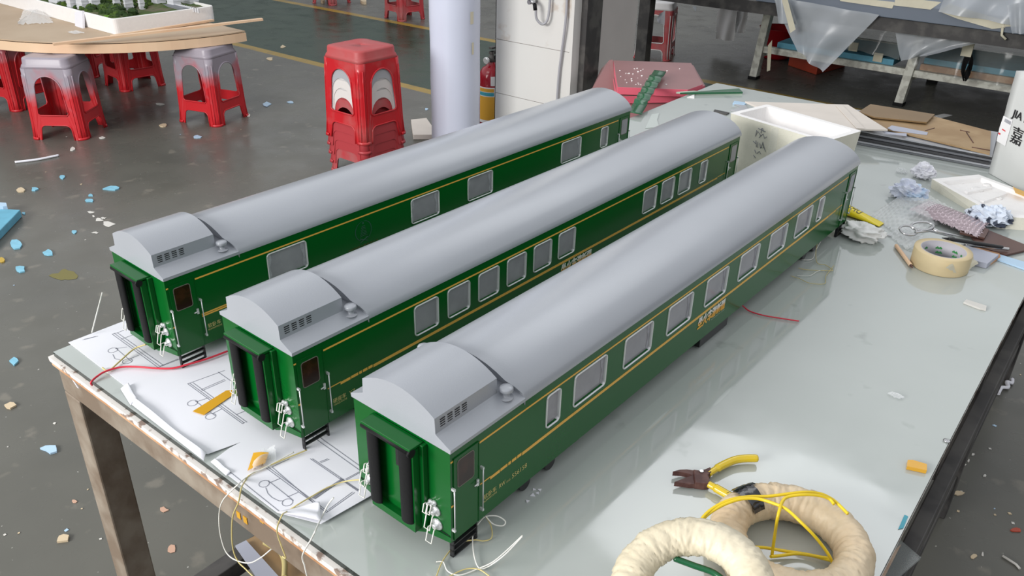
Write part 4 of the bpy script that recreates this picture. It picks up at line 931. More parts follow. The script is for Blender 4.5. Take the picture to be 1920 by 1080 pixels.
# boards lying low under the table
solo('brown_board', MB().slab([onz(*c7([q])[0], .15) for q in ((380,760),(560,670),(1150,1180),(800,1200))], .006), M['brownboard'], 'brown board lying on the lower rails under the work table', 'board')
solo('grey_board', MB().slab([onz(*c7([q])[0], .158) for q in ((300,800),(400,750),(760,1150),(560,1180))], .005), M['lilacboard'], 'narrow grey board lying on the brown board under the work table', 'board')
wire([onz(*c7([(x, y)])[0], .165) for x, y in ((570,770),(640,808),(700,840),(740,900),(755,980),(750,1090))], .006, M['wire_yellow'], 'thick cream yellow cable on the brown board under the table', 'cable')
solo('clear_sheet', MB().slab([onz(x, y, .6295) for x, y in ((1630, 1040), (1688, 1012), (1727, 1045), (1680, 1086), (1590, 1110))], .004), M['gauze'], 'clear plastic sheet sticking out under the table edge at lower right', 'plastic sheet')
solo('box_lid', MB().slab([onz(x, y, .161) for x, y in ((1600, 1100), (1690, 1020), (1708, 1040), (1640, 1130))], .02), M['wood'], 'small tan piece under the clear sheet at the lower right', 'board')

# ---------------------------------------------------------------- tools and rings at the front right
def ring(ct, R, r, tilt, mats, label, seed, cap=None):
    rt = thing('wrapped_ring', label, 'wrapped ring', ct); rows = []
    K = Matrix.Rotation(tilt[0], 3, 'X') @ Matrix.Rotation(tilt[1], 3, 'Y')
    for i in range(220):
        a = 2*math.pi*i/220; row = []
        wrap = .0012*((i % 20)/20)
        for j in range(40):
            b_ = 2*math.pi*j/40
            q = Vector((math.cos(a), math.sin(a), 0))
            f = noise.noise(Vector((math.cos(a)*5.0+seed, math.sin(a)*5.0, math.cos(b_)*.9)))
            g_ = (1-min(1, abs(noise.noise(Vector((a*7+b_*1.2, math.cos(b_)*1.6, seed))))*5)) + .6*(1-min(1, abs(noise.noise(Vector((a*15-b_*.8, math.sin(b_)*2, seed+4))))*5))
            rr_ = r*(1+.05*f) - .0016*g_ + wrap
            row.append(K @ (q*(R + rr_*math.cos(b_)) + Vector((0, 0, rr_*math.sin(b_)*(1.05 if seed == 2 else .86)))))
        rows.append(row)
    part('crepe_wrap', MB().grid(rows, cu=True, cv=True), mats, rt)
    return rt
r2 = ring((.300, .250, T+.0245), .0705, .0215, (0, 0), M['kraftwrap'], 'ring wrapped in cream crepe tape with black tape and yellow cable on it', 2)
r1 = ring((.257, .080, T+.062), .0640, .0205, (d2(18), d2(-4)), M['kraftwrap2'], 'pale crepe wrapped ring at the bottom edge of the photo, green band inside', 9)
mb = MB().tube(cat_rom([onz(*q) for q in ((1262, 1046, T+.062), (1300, 1060, T+.060), (1340, 1075, T+.058), (1370, 1100, T+.055))]), [.0010]+[.0034]*23+[.001], 8)
part('green_band', mb, M['greenstrip'], r1, 'dark green band', world=True)
# black tape on the second ring
def on_ring(a, b_, off=.0015):
    q = Vector((math.cos(a), math.sin(a), 0)); r = .0222+off
    return Vector((.300, .250, T+.0245)) + q*(.0705 + r*math.cos(b_)) + Vector((0, 0, r*1.07*math.sin(b_)))
for (a0, a1, b0, b1) in ((2.55, 2.95, .45, 1.25), (2.62, 2.98, 1.15, 2.75)):
    rows = [[on_ring(a0+(a1-a0)*i/8, b0+(b1-b0)*j/10, .0012+.001*noise.noise(Vector((i, j, a0)))) for j in range(11)] for i in range(9)]
    part('black_tape', MB().grid(rows), M['blacktape'], r2, 'glossy black tape', world=True)
c9 = lambda x, y: (1180+x/4.0, 880+y/4.0)
def yc(pts, lb): solo('yellow_cable', MB().tube(cat_rom([tp(*c9(x, y), h) for x, y, h in pts], 8), .0019, 8), M['cable_yellow'], lb, 'cable', 'yellow cables over the wrapped rings')
yc([(515,475,.050),(505,455,.052),(530,390,.056),(590,320,.062),(680,260,.066),(780,222,.068),(900,205,.067),(1030,203,.066),(1130,192,.066),(1300,172,.066),(1420,180,.062),(1500,212,.060),(1560,255,.058),(1640,335,.056)], 'yellow cable arching over the back of the cream wrapped ring, topmost strand')
yc([(498,470,.050),(510,430,.052),(570,355,.058),(660,290,.064),(760,245,.067),(860,220,.068),(970,222,.068),(1080,255,.070),(1180,300,.072),(1280,390,.072),(1380,490,.062),(1460,590,.045),(1510,670,.030),(1535,740,.020)], 'yellow cable crossing the hole of the cream ring diagonally')
yc([(1535,262,.060),(1500,222,.061),(1420,196,.066),(1300,190,.070),(1190,206,.070),(1150,240,.070),(1125,310,.072),(1105,400,.060),(1090,500,.035),(1070,640,.010)], 'yellow cable dropping straight into the hole of the cream ring')
yc([(920,585,.018),(1020,588,.012),(1150,610,.008),(1300,632,.006),(1420,655,.008),(1510,668,.014)], 'lower yellow cable inside the hole, upper of two strands')
yc([(1060,655,.012),(1130,648,.008),(1250,633,.006),(1360,645,.006),(1450,668,.008),(1515,685,.014)], 'lower yellow cable inside the hole, lower of two strands')

pr_ = thing('diagonal_pliers', 'rusty diagonal cutting pliers with yellow dipped handles lying on the glass', 'pliers', tp(1330, 890))
def pz(px, h0, h1): return MB().prism([tuple(tp(x, y, .006)[:2]) for x, y in px], T+h0, T+h1)
part('jaw', pz([(1261,888.5),(1274,885),(1287,884.5),(1299,886),(1306,891),(1300,896),(1289,892),(1276,889.5)], .003, .010), M['rustmetal'], pr_, world=True)
part('jaw', pz([(1264,908),(1280,902),(1292,897.5),(1303,893),(1306,899),(1305,912),(1293,912),(1280,910)], .003, .010), M['rustmetal'], pr_, world=True)
part('pivot_joint', pz([(1299,887),(1312,889),(1322,886),(1331,882),(1333,892),(1326,897),(1329,903),(1330,913),(1320,914),(1302,912),(1300,900)], .0015, .0125), M['rustmetal'], pr_, world=True, bevel=.001)
part('pivot_pin', MB().lathe([(.0026, .0125), (.0026, .0138)], 16, Matrix.Translation((tp(1313, 898).x, tp(1313, 898).y, T))), M['steel'], pr_, world=True)
part('handle', MB().tube(cat_rom([tp(x, y, .0085) for x, y in ((1328,889),(1345,878),(1362,869),(1380,862),(1400,859.5),(1421,859.5))]), [.0042]*8+[.0054]*30+[.0053, .0050, .004], 12), M['handle'], pr_, world=True)
part('handle', MB().tube(cat_rom([tp(x, y, .0085) for x, y in ((1329,908),(1342,915),(1356,923),(1375,934),(1392,944))]), [.0046]*8+[.0056]*25, 12), M['handle'], pr_, world=True)

# masking tape roll
rt = thing('masking_tape_roll', 'large roll of cream masking tape lying flat beside the tools', 'tape roll', (.2335, 1.2085, T))
part('tape', MB().lathe([(.0425, .0005), (.0535, .0005), (.0540, .002), (.0540, .036), (.0535, .0375), (.0425, .0375)], 64, caps=False), M['masking'], rt)
part('core', MB().lathe([(.0425, .0375), (.0405, .0378), (.0405, .0003), (.0425, .0005)], 64, caps=False), M['lilaccore'], rt, 'pale cardboard core with small green prints')
mb = MB()
for a in (98, 106, 60, 52, 140, 30, 12):
    for dz in (.022, .012):
        for k in range(3):
            a_ = d2(a+dz*300+k*2.6); r_ = .0403; mb.lathe([(.0019, 0), (.0019, .0003)], 8, Matrix.Translation((r_*math.cos(a_), r_*math.sin(a_), dz+.0018*(k % 2))) @ Vector((-math.cos(a_), -math.sin(a_), 0)).to_track_quat('Z', 'Y').to_matrix().to_4x4())
part('core_print', mb, M['greenprint'], rt, 'small green clover prints')
mb = quad_sheet([tp(*q) for q in ((1772, 503, .030), (1803, 515, .004), (1835, 494, .012), (1818, 473, .036))], 12, 10, lambda s_, t_, p_: .0015*math.sin(s_*9)+.001*math.sin(t_*11), .06)
part('loose_end', mb, M['maskpale'], rt, 'loose pale tape end', world=True)

# crumpled things
def crumple(name, c, sx, sy, sz, seed, m, lb, cat_, fold=2.6, amp=.45, smooth=False, div=(22, 34)):
    c = Vector(c); rows = []
    for i in range(div[0]+1):
        th = math.pi*i/div[0]; row = []
        for j in range(div[1]):
            ph = 2*math.pi*j/div[1]; d = Vector((math.sin(th)*math.cos(ph), math.sin(th)*math.sin(ph), math.cos(th)))
            f = 1 - amp*abs(noise.noise(d*fold + Vector((seed, seed*.3, 0))))*1.6 - amp*.5*abs(noise.noise(d*fold*2.3 + Vector((0, seed, 2))))
            f += .25*noise.noise(d*1.2+Vector((seed*2, 0, 0)))
            v = Vector((d.x*sx*f, d.y*sy*f, d.z*sz*f + sz*.72)); v.z = max(v.z, .0008); row.append(c + v)
        rows.append(row)
    return solo(name, MB().grid(rows, cv=True, smooth=smooth), m, lb, cat_)
crumple('paper_ball', tp(1728, 333), .033, .030, .026, 1, M['paper'], 'crumpled white paper ball near the far boards', 'paper')
crumple('paper_ball', tp(1700, 372), .050, .036, .028, 4.4, M['bluepaper'], 'crumpled blue white paper between paper ball and bubble wrap', 'paper', 2.0)
crumple('paper_ball', tp(1853, 420), .052, .034, .028, 8.8, M['inkpaper'], 'crumpled blue white paper with dark print by the styrofoam tray', 'paper', 2.3)
crumple('plastic_scrap', tp(1690, 324), .016, .012, .008, 3.1, M['bubble'], 'tiny clear plastic scrap left of the white paper ball', 'plastic scrap')
crumple('cloth_glove', tp(1612, 446), .054, .044, .021, 6.0, M['cloth'], 'white cotton glove crumpled beside the far end of the nearest coach', 'glove', 1.5, .42, True, (40, 60))

# glue tube
ax0, ax1 = tp(1583, 392, .012), tp(1654, 420, .004)
gt_ = thing('glue_tube', 'flattened yellow glue tube with black lettering beside the white glove', 'glue tube', tp(1615, 405))
dr = (ax1-ax0).normalized(); sdv = Vector((-dr.y, dr.x, 0)).normalized(); rows = []
for i in range(13):
    s_ = i/12; w_ = .017*(1-.12*s_); hgt = .011*(1-s_)+.0012; c_ = ax0.lerp(ax1, s_); c_.z = T+hgt+.0006
    rows.append([c_ + sdv*w_*math.cos(2*math.pi*k/16) + Vector((0, 0, hgt*math.sin(2*math.pi*k/16))) for k in range(16)])
part('tube_body', MB().grid(rows, cv=True), M['tubeyellow'], gt_, world=True)
mb = MB(); 
def gfn(a, b_, h):
    c_ = ax0.lerp(ax1, 0) + dr*a - sdv*b_*-1; hh = .011*(1-a/(ax1-ax0).length)+.0012; q = min(1, abs(b_)/.018)
    return Vector((c_.x, c_.y, T+hh+.0012+hh*math.sqrt(max(0, 1-q*q))))
text_mb(mb, 'UHU', .004, .040, -.010, .010, gfn, 0); part('lettering', mb, M['black'], gt_, 'black capital letters', world=True)
mb = MB(); mb.tube([ax0 - dr*.012 + Vector((0, 0, 0)), ax0 + dr*.001], .0065, 14); part('cap', mb, M['black'], gt_, world=True)

# bubble wrap sheets
def bubble(name, px, h0, m, lb, nb, seed, hump):
    c = [tp(x, y, 0) for x, y in px]
    def hf(s_, t_, p_):
        bx, by = s_*nb[0], t_*nb[1]; by += .5*(int(bx) % 2); fx, fy = bx-int(bx)-.5, by-int(by)-.5
        return h0 + hump*math.sin(math.pi*s_)*math.sin(math.pi*t_)*(.55+.9*abs(noise.noise(p_*14+Vector((seed, 0, 0))))) + .0028*max(0, 1-(fx*fx+fy*fy)*5.2)
    return solo(name, quad_sheet(c, nb[0]*5, nb[1]*5, hf, .07, seed), m, lb, 'bubble wrap')
bubble('bubble_wrap', [(1632, 405), (1700, 455), (1800, 400), (1712, 352)], .002, M['bubble'], 'loose clear bubble wrap heaped between glue tube and paper balls', (14, 14), 1, .030)
bubble('bubble_wrap', [(1662, 440), (1700, 470), (1735, 450), (1700, 425)], .002, M['bubble'], 'small flap of clear bubble wrap left of the masking tape roll', (7, 5), 3, .012)
bubble('bubble_wrap', [(1702, 402), (1830, 455), (1850, 428), (1738, 385)], .012, M['lilacbubble'], 'silvery lilac bubble wrap folded behind the masking tape roll', (17, 9), 2, .018)
# scissors with round grips
sc_ = thing('scissors', 'steel scissors with ring grips lying against the lilac bubble wrap', 'scissors', tp(1720, 432))
for c_, rx, ry, an in ((tp(1703, 432, .022), .017, .010, .3), (tp(1729, 424, .030), .020, .012, -.2)):
    part('grip', MB().tube([c_ + Vector((rx*math.cos(k*.3142+an), ry*math.sin(k*.3142)+.3*rx*math.cos(k*.3142), .006*math.sin(k*.3142))) for k in range(20)], .0026, 8, closed=True), M['steel'], sc_, world=True)
part('blade', MB().tube([tp(1716, 436, .022), tp(1745, 432, .022), tp(1790, 446, .016)], [.003, .0042, .001], 6), M['steel'], sc_, world=True)
part('blade', MB().tube([tp(1742, 426, .028), tp(1760, 435, .022), tp(1805, 444, .020)], [.003, .0040, .001], 6), M['steel'], sc_, world=True)
solo('leather_card', MB().slab([tp(x, y, .006) for x, y in ((1800, 412), (1855, 432), (1921, 458), (1926, 468), (1888, 477), (1835, 462))], .004), M['leather'], 'dark brown stiff card lying under pens behind the tape roll', 'card')
solo('leather_card', MB().slab([tp(x, y, .012) for x, y in ((1802, 410), (1855, 430), (1846, 446), (1800, 436))], .004), M['leather'], 'smaller dark brown card on top of the larger one', 'card')
def pen(a, b_, r, m, lb, tip=None, nm='pen'):
    t_ = thing(nm, lb, 'pen', tuple(((a+b_)/2)[:2]) + (T,)); dd = (b_-a)
    part('barrel', MB().tube([a + dd*.10, a + dd*.12, b_ - dd*.02, b_], [r*.8, r, r, r*.8], 12), m, t_, world=True)
    part('tip', MB().tube([a, a + dd*.10], [r*.2, r*.75], 12), tip or m, t_, world=True); return t_
pen(tp(1766, 446, .030), tp(1880, 464, .014), .0040, M['black'], 'black pen lying across the cards, darker of the two')
pen(tp(1800, 458, .012), tp(1892, 467, .012), .0036, M['steel'], 'dark silvery pen lying just below the black pen')
pen(tp(1711, 502, .005), tp(1680, 460, .005), .0040, M['plyedge'], 'slim wooden knife with dark metal tip left of the tape roll', M['rustmetal'], 'craft_knife')
solo('laminate_block', MB().slab([tp(x, y, .012) for x, y in ((1790, 464), (1812, 460), (1873, 477), (1852, 494), (1808, 484))], .0115).slab([tp(x, y, .0045) for x, y in ((1790, 464), (1812, 460), (1873, 478), (1851, 495), (1808, 485))], .003), M['lilacboard'], 'small lilac grey laminated board beside the masking tape roll', 'board', bevel=.0005)
solo('laminate_block', MB().slab([tp(x, y, .0005) for x, y in ((1808, 486), (1851, 501), (1875, 485), (1873, 478), (1812, 462))][::1], -.004), M['wood'], 'raw wooden underside board below the lilac grey laminate', 'board')
solo('blue_strip', MB().slab([tp(x, y, .004) for x, y in ((1872, 476), (1925, 492), (1925, 505), (1868, 485))], .0035), M['lightblue'], 'light blue translucent strip at the right edge of the table', 'strip')
wire([tp(1655, 440, .002), tp(1671, 442, .002)], .0012, M['steel'], 'short dark needle right of the white glove', 'needle')
# crumbs and scraps on the glass
def scrap(px, h, m, lb, name='scrap', cat_='scrap', grp=None): solo(name, MB().slab([tp(x, y, h) for x, y in px], h-.0004), m, lb, cat_, grp)
scrap(((1807, 566), (1812, 561), (1850, 573), (1849, 580), (1838, 578)), .004, M['chipwhite'], 'off white oblong scrap near the right table edge')
scrap(((1702, 862), (1711, 862), (1738, 870), (1738, 882), (1701, 874)), .006, M['kapton'], 'small orange plastic piece near the right table edge')
crumple('plastic_scrap', tp(1680, 744), .012, .006, .004, 5, M['bubble'], 'small clear silicone blob on the glass above the orange piece', 'plastic scrap')
scrap(((1684, 992), (1696, 965), (1703, 968), (1694, 990)), .0010, M['extblue'], 'small blue paint smear at the right table edge')
solo('scrap', MB().slab([tp(x, y, .028) for x, y in ((1899, 349), (1903, 352), (1921, 359), (1921, 368), (1904, 361))], .001), M['kapton'], 'torn orange scrap on the styrofoam tray at the right edge', 'scrap')
c_ = tp(1775, 827, .001); solo('bolt_hole', MB().lathe([(.0035, 0), (.0050, .0008), (.0028, .0012), (.0024, .0004)], 20, Matrix.Translation(c_)), M['steel'], 'tiny steel ringed bolt at the right table edge', 'bolt')
for k, (x, y) in enumerate(((806, 742), (812, 728), (838, 740), (845, 728), (833, 712), (800, 700))):
    qx, qy = 640+x/2.25*1.0, 600+y/2.25
for k, (x, y, s_) in enumerate(((999, 928, .004), (1008, 924, .003), (1012, 918, .003), (989, 939, .003), (1001, 917, .0025))):
    q = tp(x, y, .0012); a = k*1.7
    solo('paper_crumb', MB().slab([q + Vector((s_*math.cos(a+i*2.1), s_*math.sin(a+i*2.1), 0)) for i in range(3)], .0008), M['paper'], 'tiny white triangular paper crumb beside the nearest coach', 'paper crumb', 'white paper crumbs beside the nearest coach')

# ---------------------------------------------------------------- far part of the table
# styrofoam box, standing open
bx = thing('styrofoam_box', 'open cream styrofoam box standing behind the coaches with scribbled writing', 'box', (-.205, 1.48, T), d2(-14.1))
Lx, Dy, Hh = .276, .150, .150
o1 = [(a, b_) for a, b_ in rrect(Lx, Dy, .004, 2)]; o2 = [(a, b_) for a, b_ in rrect(Lx-.034, Dy-.034, .012, 3)]; o1b = [(a*.93, b_*.9) for a, b_ in o1]
n1 = 40
def resamp(lp, n):
    L_ = [0]; 
    for i in range(len(lp)): a, b_ = Vector(lp[i]), Vector(lp[(i+1) % len(lp)]); L_.append(L_[-1]+(b_-a).length)
    out = []
    for k in range(n):
        d = L_[-1]*k/n; i = max(j for j in range(len(lp)) if L_[j] <= d + 1e-9); a, b_ = Vector(lp[i]), Vector(lp[(i+1) % len(lp)])
        out.append(a.lerp(b_, (d-L_[i])/max(1e-9, L_[i+1]-L_[i])))
    return out
pb = MB().grid([[Vector((a, b_, z)) for a, b_ in lp] for lp, z in ((rrect(Lx*.93, Dy*.9, .006, 5), .0), (rrect(Lx, Dy, .006, 5), Hh))], cv=True, smooth=False)
part('box_wall', pb, M['foamcream'], bx)
pb = MB().grid([[Vector((a, b_, z)) for a, b_ in lp] for lp, z in ((rrect(Lx, Dy, .006, 5), Hh), (rrect(Lx-.03, Dy-.03, .010, 5), Hh), (rrect(Lx-.045, Dy-.045, .010, 5), .030))], cv=True, smooth=False)
pb.prism(rrect(Lx-.045, Dy-.045, .010, 5), .0005, .030); part('box_inside', pb, M['foamwhite'], bx, 'bright white inner walls')
mb = MB()
def yfront(x, z): return -Dy/2*(.9+.1*z/Hh)-.0008
strokes = [[(.0,.138),(.004,.130)],[(-.012,.134),(.010,.131)],[(-.002,.137),(-.002,.124)],[(-.016,.128),(-.017,.112),(-.012,.126),(-.002,.118)],[(-.006,.112),(.004,.124),(.010,.114),(.016,.120)],
           [(-.022,.098),(-.012,.094)],[(-.014,.102),(-.010,.086)],[(-.008,.100),(-.006,.086)],[(-.002,.099),(.002,.086),(.006,.096)],[(.006,.100),(.004,.088),(.012,.090),(.006,.104),(.018,.082)],[(-.014,.078),(-.008,.070)],[(-.006,.070),(.000,.078),(.006,.072)],[(-.016,.064),(-.008,.058)]]
for st in strokes: mb.tube([Vector((x-.035, yfront(x, z), z)) for x, z in st], .0007, 5)
part('scribble', mb, M['ink'], bx, 'dark pen scribbles')
mb = MB().grid([[Vector((x, yfront(x, z)-.0006, z)) for z in (.02, .10, .148)] for x in (-.01, .012)]); part('clear_tape', mb, M['clear'], bx)
# stack of sheets along the far right edge: every sheet a thing
cB = [tp(x, y) for x, y in ((1578, 268), (1853, 318), (1864, 272), (1600, 228))]
cen = sum(cB, Vector())/4
for k in range(6):
    z0 = .0006 + k*.0058; sh = [Vector((.003*math.sin(k*2.1), .006*math.cos(k*1.7)+.004*k, 0)) for _ in cB]
    pts = [q + s_ + Vector((0, 0, z0+.005)) for q, s_ in zip(cB, sh)]
    pts[0] = pts[0] + Vector((-.05+.012*k, .005*k, 0))
    m = [M['sheetmid'], M['sheetlight'], M['sheetdark'], M['sheetmid'], M['sheetdark'], M['sheetlight']][k]
    solo('acrylic_sheet', MB().slab(pts, .0045), m, ['dark grey acrylic sheet, lowest of the pile left of the white bag', 'second acrylic sheet from the bottom of the pile', 'third acrylic sheet from the bottom of the pile', 'dark acrylic sheet in the upper half of the pile', 'fifth acrylic sheet from the bottom of the pile', 'pale acrylic sheet on top of the pile, just under the brown board'][k], 'acrylic sheet', 'pile of acrylic sheets by the white bag')
zt = .0365
bb = thing('brown_board', 'brown kraft covered board with grey cut outs on the pile of sheets', 'board', (cen.x, cen.y, T+zt))
part('board', MB().slab([tp(x, y, zt+.005) for x, y in ((1590, 232), (1640, 236), (1856, 288), (1858, 246), (1743, 216), (1735, 226), (1680, 205), (1640, 205))], .0045), M['brownboard'], bb, world=True)
part('cut_out', MB().slab([tp(x, y, zt+.0062) for x, y in ((1664, 240), (1672, 235), (1700, 240), (1740, 248), (1738, 253), (1700, 248), (1675, 245))], .001), M['lilacboard'], bb, 'grey cut out', world=True)
part('cut_out', MB().slab([tp(x, y, zt+.0062) for x, y in ((1655, 246), (1680, 249), (1700, 250), (1700, 255), (1660, 250))], .001), M['lilacboard'], bb, 'grey cut out', world=True)
mb = MB()
for px in (((1668,219),(1710,228)),((1735,245),(1752,240)),((1800,244),(1818,248)),((1812,248),(1825,268)),((1822,276),(1856,282))):
    mb.tube([tp(x, y, zt+.0056) for x, y in px], .0013, 5)
part('knife_mark', mb, M['rustmetal'], bb, 'dark cut marks', world=True)
solo('brown_board', MB().slab([tp(x, y, zt+.014) for x, y in ((1610, 209), (1632, 195), (1753, 214), (1738, 229), (1640, 219))], .005), M['brownboard2'], 'darker brown board lying on the far end of the kraft board', 'board', bevel=.0008)
solo('beige_board', MB().slab([tp(x, y, .052) for x, y in ((1397, 190), (1590, 196), (1665, 243), (1590, 241), (1480, 226))], .005).slab([tp(x, y, .0545) for x, y in ((1567, 197), (1580, 197), (1622, 241), (1606, 240))], .002), M['cardgrey'], 'large beige board with a pale stripe lying behind the styrofoam box', 'board', bevel=.0006)
solo('paper_scrap', MB().slab([tp(x, y, .003) for x, y in ((1752, 217), (1770, 213), (1786, 216), (1765, 221))], .002) if False else MB().slab([fl(x, y, .003) for x, y in ((1752, 217), (1770, 213), (1786, 216), (1765, 221))], .002), M['greycloth'], 'small pale sheet on the floor beyond the darker brown board', 'paper')
scrap(((1340, 205), (1368, 211), (1362, 214), (1338, 208)), .004, M['darksteel'], 'thin dark metal strip left of the styrofoam box', 'metal_strip', 'strip')
scrap(((1376, 194), (1398, 197), (1402, 204), (1386, 210), (1370, 206), (1390, 200)), .004, M['greyplastic'], 'grey toothed plastic strip behind the styrofoam box', 'plastic_strip', 'strip')
scrap(((1377, 189), (1400, 192), (1396, 196), (1374, 193)), .006, M['lightblue'], 'pale blue small strip behind the styrofoam box', 'plastic_strip', 'strip')
scrap(((1294, 180), (1302, 177), (1302, 184), (1288, 182)), .002, M['foamwhite'], 'tiny white chip near the far left table corner')
scrap(((1210, 240), (1222, 214), (1236, 212), (1232, 225), (1236, 238)), .0016, M['clearpatch'], 'pale dried glue patch right of the farthest coach', 'glue_patch', 'glue patch')
# green strips
mb = MB(); pa, pb2 = tp(1275, 172, .012), tp(1392, 172, .012)
solo('green_strip', MB().slab([tp(x, y, .010) for x, y in ((1275, 173.5), (1386, 165.5), (1393, 172.5))], .006), [M['greenstrip']], 'narrow green painted wedge lying at the far left table corner', 'strip', bevel=.0006)
solo('white_strip', MB().slab([tp(x, y, .006) for x, y in ((1268, 172.5), (1300, 170), (1392, 174.5), (1300, 174.5))], .0055), M['palegreen'], 'pale faded wedge under the narrow green one', 'strip')
# white woven bag standing on the table
bg = thing('woven_bag', 'white woven bag with black lettering standing at the right edge', 'bag', (.30, 1.90, T))
cbl = tp(1853, 325); u1 = (tp(1920, 362) - cbl); u1.z = 0; u1.normalize(); n_ = Vector((u1.y, -u1.x, 0)); 
if n_.dot(Vector((CP.x, CP.y, 0)) - Vector((cbl.x, cbl.y, 0))) < 0: n_ = -n_
BW, BD, BH = .34, .12, .262
def bagp(s_, d_, z, bulge=1):     # s along the face, d depth away from the camera
    zz_ = z/BH; taper = 1-.02*zz_
    lean = -.010*zz_
    bl = .012*math.sin(math.pi*min(1, max(0, s_)))*math.sin(math.pi*min(1, zz_*.98))*bulge
    q = cbl + u1*(s_*BW - .030*zz_*(1-s_*1.0)) - n_*(d_*BD*(1-.35*zz_) + .012*zz_)
    q = q + n_*(bl + .004*noise.noise(Vector((s_*5, z*22, 1)))*bulge)*(1 if d_ < .5 else -1)
    return q + Vector((0, 0, z - T*0 + 0))
rows = []
ring_ = [(i/16, 0) for i in range(17)] + [(1, j/4) for j in range(1, 4)] + [(1-i/16, 1) for i in range(17)] + [(0, 1-j/4) for j in range(1, 4)]
for k in range(15):
    z = BH*k/14 + .0008*(k == 0); rows.append([bagp(s_, d_, z) + Vector((0, 0, .004*math.sin(s_*6)*(k == 14))) for s_, d_ in ring_])
rows.append([bagp(.5+(s_-.5)*.9, .5+(d_-.5)*.8, BH+.004) for s_, d_ in ring_]); rows.append([bagp(.5, .5, BH+.005)]*len(ring_))
for r_ in rows:
    for i_ in range(len(r_)): pass
mb = MB().grid(rows, cv=True); part('bag_body', mb, M['bag'], bg, world=True)
bf = lambda a, b_, h: bagp(a/BW, 0, b_) + n_*(.0015)
mb = MB(); text_mb(mb, 'JIA LIANG', .030, .175, .152, .176, bf); text_mb(mb, '嘉 良 ', .050, .150, .100, .142, bf)
for dx in (.0012, -.0010): text_mb(mb, 'JIA LIANG', .030+dx, .175+dx, .152, .176, bf); text_mb(mb, '嘉 良 ', .050+dx, .150+dx, .100, .142, bf)
part('lettering', mb, M['black'], bg, 'bold black lettering', world=True)
mb = MB().grid([[bf(a, b_, 0) for b_ in (.085, .120, .150)] for a in (.000, .02, .040)]); part('paper_label', mb, M['label'], bg, 'white paper label with bars', world=True)
mb = MB()
for k in range(10): a = .010+.0028*k; mb.add([bf(a, .138, 0)+n_*.0006, bf(a+.0014, .138, 0)+n_*.0006, bf(a+.0014, .146, 0)+n_*.0006, bf(a, .146, 0)+n_*.0006], [(0,1,2,3)])
part('label_print', mb, M['ink'], bg, world=True)
mb = MB().add([bf(a, b_, 0)+n_*.0006 for a, b_ in ((.012, .118), (.026, .117), (.026, .120), (.012, .121))], [(0,1,2,3)]); mb.add([bf(a, b_, 0)+n_*.0006 for a, b_ in ((.002, .104), (.010, .104), (.010, .108), (.002, .108))], [(0,1,2,3)])
part('label_print', mb, M['redink'], bg, 'small red print', world=True)

# pink foam boards beyond the left table edge, stepped pile
fp = [((1150,113),(1296,118),(1330,168),(1300,174),(1160,163)), ((1146,128),(1310,150),(1322,172),(1285,186),(1157,178)), ((1110,168),(1150,170),(1330,178),(1232,212),(1190,245),(1150,250))]
mbp = lambda px, z, th: MB().slab([onz(x, y, z) for x, y in px], th)
def pinkboard(px, z, th, lb):
    r = thing('pink_foam_board', lb, 'foam board', tuple(onz(*px[0], z)[:2]) + (z-th,), 0, 'pink foam boards behind the table')
    mb = mbp(px, z, th)
    for i in range(1, len(mb.m)): mb.m[i] = 0 if i == 1 else 1
    part('board', mb, [M['pink'], M['pinkedge']], r, world=True, bevel=.001); return r
pinkboard([(1110,170),(1150,172),(1330,170),(1240,203),(1192,222),(1150,250),(1120,240)], .700, .03, 'lowest pink foam board, level with the table edge')
pinkboard([(1142,116),(1300,122),(1322,160),(1290,178),(1158,181)], .728, .026, 'middle pink foam board with bright pink front edge')
pinkboard([(1150,113),(1296,118),(1318,158),(1290,168),(1158,163)], .757, .026, 'topmost pink foam board sprinkled with crumbs')
mb = MB(); random.seed(5)
for k in range(46):
    x = random.gauss(1195, 38); y = random.uniform(128, 160)
    if not (1160 < x < 1285): continue
    q = onz(x, y, .7575); s_ = random.uniform(.0012, .0028); mb.box(q.x-s_, q.x+s_, q.y-s_, q.y+s_*.6, .7572, .7572+s_)
o = solo('foam_crumbs', mb, M['foamwhite'], 'white foam crumbs scattered over the topmost pink board', 'crumbs'); o['kind'] = 'stuff'
solo('pink_foam_board', mbp([(1143,116),(1150,114),(1158,163),(1150,232),(1100,186)], .760, .004) if False else MB().add([onz(1143,114,.755), onz(1108,172,.70), onz(1100,190,.45), onz(1128,130,.45), onz(1149,113,.757), onz(1156,178,.70), onz(1150,215,.45)], [(0,1,5,4),(1,2,6,5),(0,3,2,1)]), M['pink'], 'dull pink board leaning at the left side of the pink pile', 'foam board', thick=.006)
solo('pile_stand', MB().box(-1.14, -.93, 2.12, 2.45, 0, .668), M['darksteel'], 'dark low stand carrying the pink foam boards behind the table', 'stand')
# corrugated green strip
ca, cb = onz(1238, 133, .775), tp(1190, 212, .012)
ln_ = (cb-ca); wv = Vector((ln_.y, -ln_.x, 0)).normalized(); wv = onz(1262, 137, .775)-onz(1235, 133, .775); wv = wv.normalized()*.046; rows = []
for i in range(61):
    s_ = i/60; hh = .008*abs(math.sin(s_*math.pi*7)) if .12 < s_ < .80 else 0
    c_ = ca.lerp(cb, s_); rows.append([c_ - wv*.5 + Vector((0, 0, hh)), c_ + wv*.5 + Vector((0, 0, hh))])
solo('corrugated_strip', MB().grid(rows), M['greenfade'], 'dark green corrugated strip lying on the pink boards, pale lower end', 'strip', thick=.002)

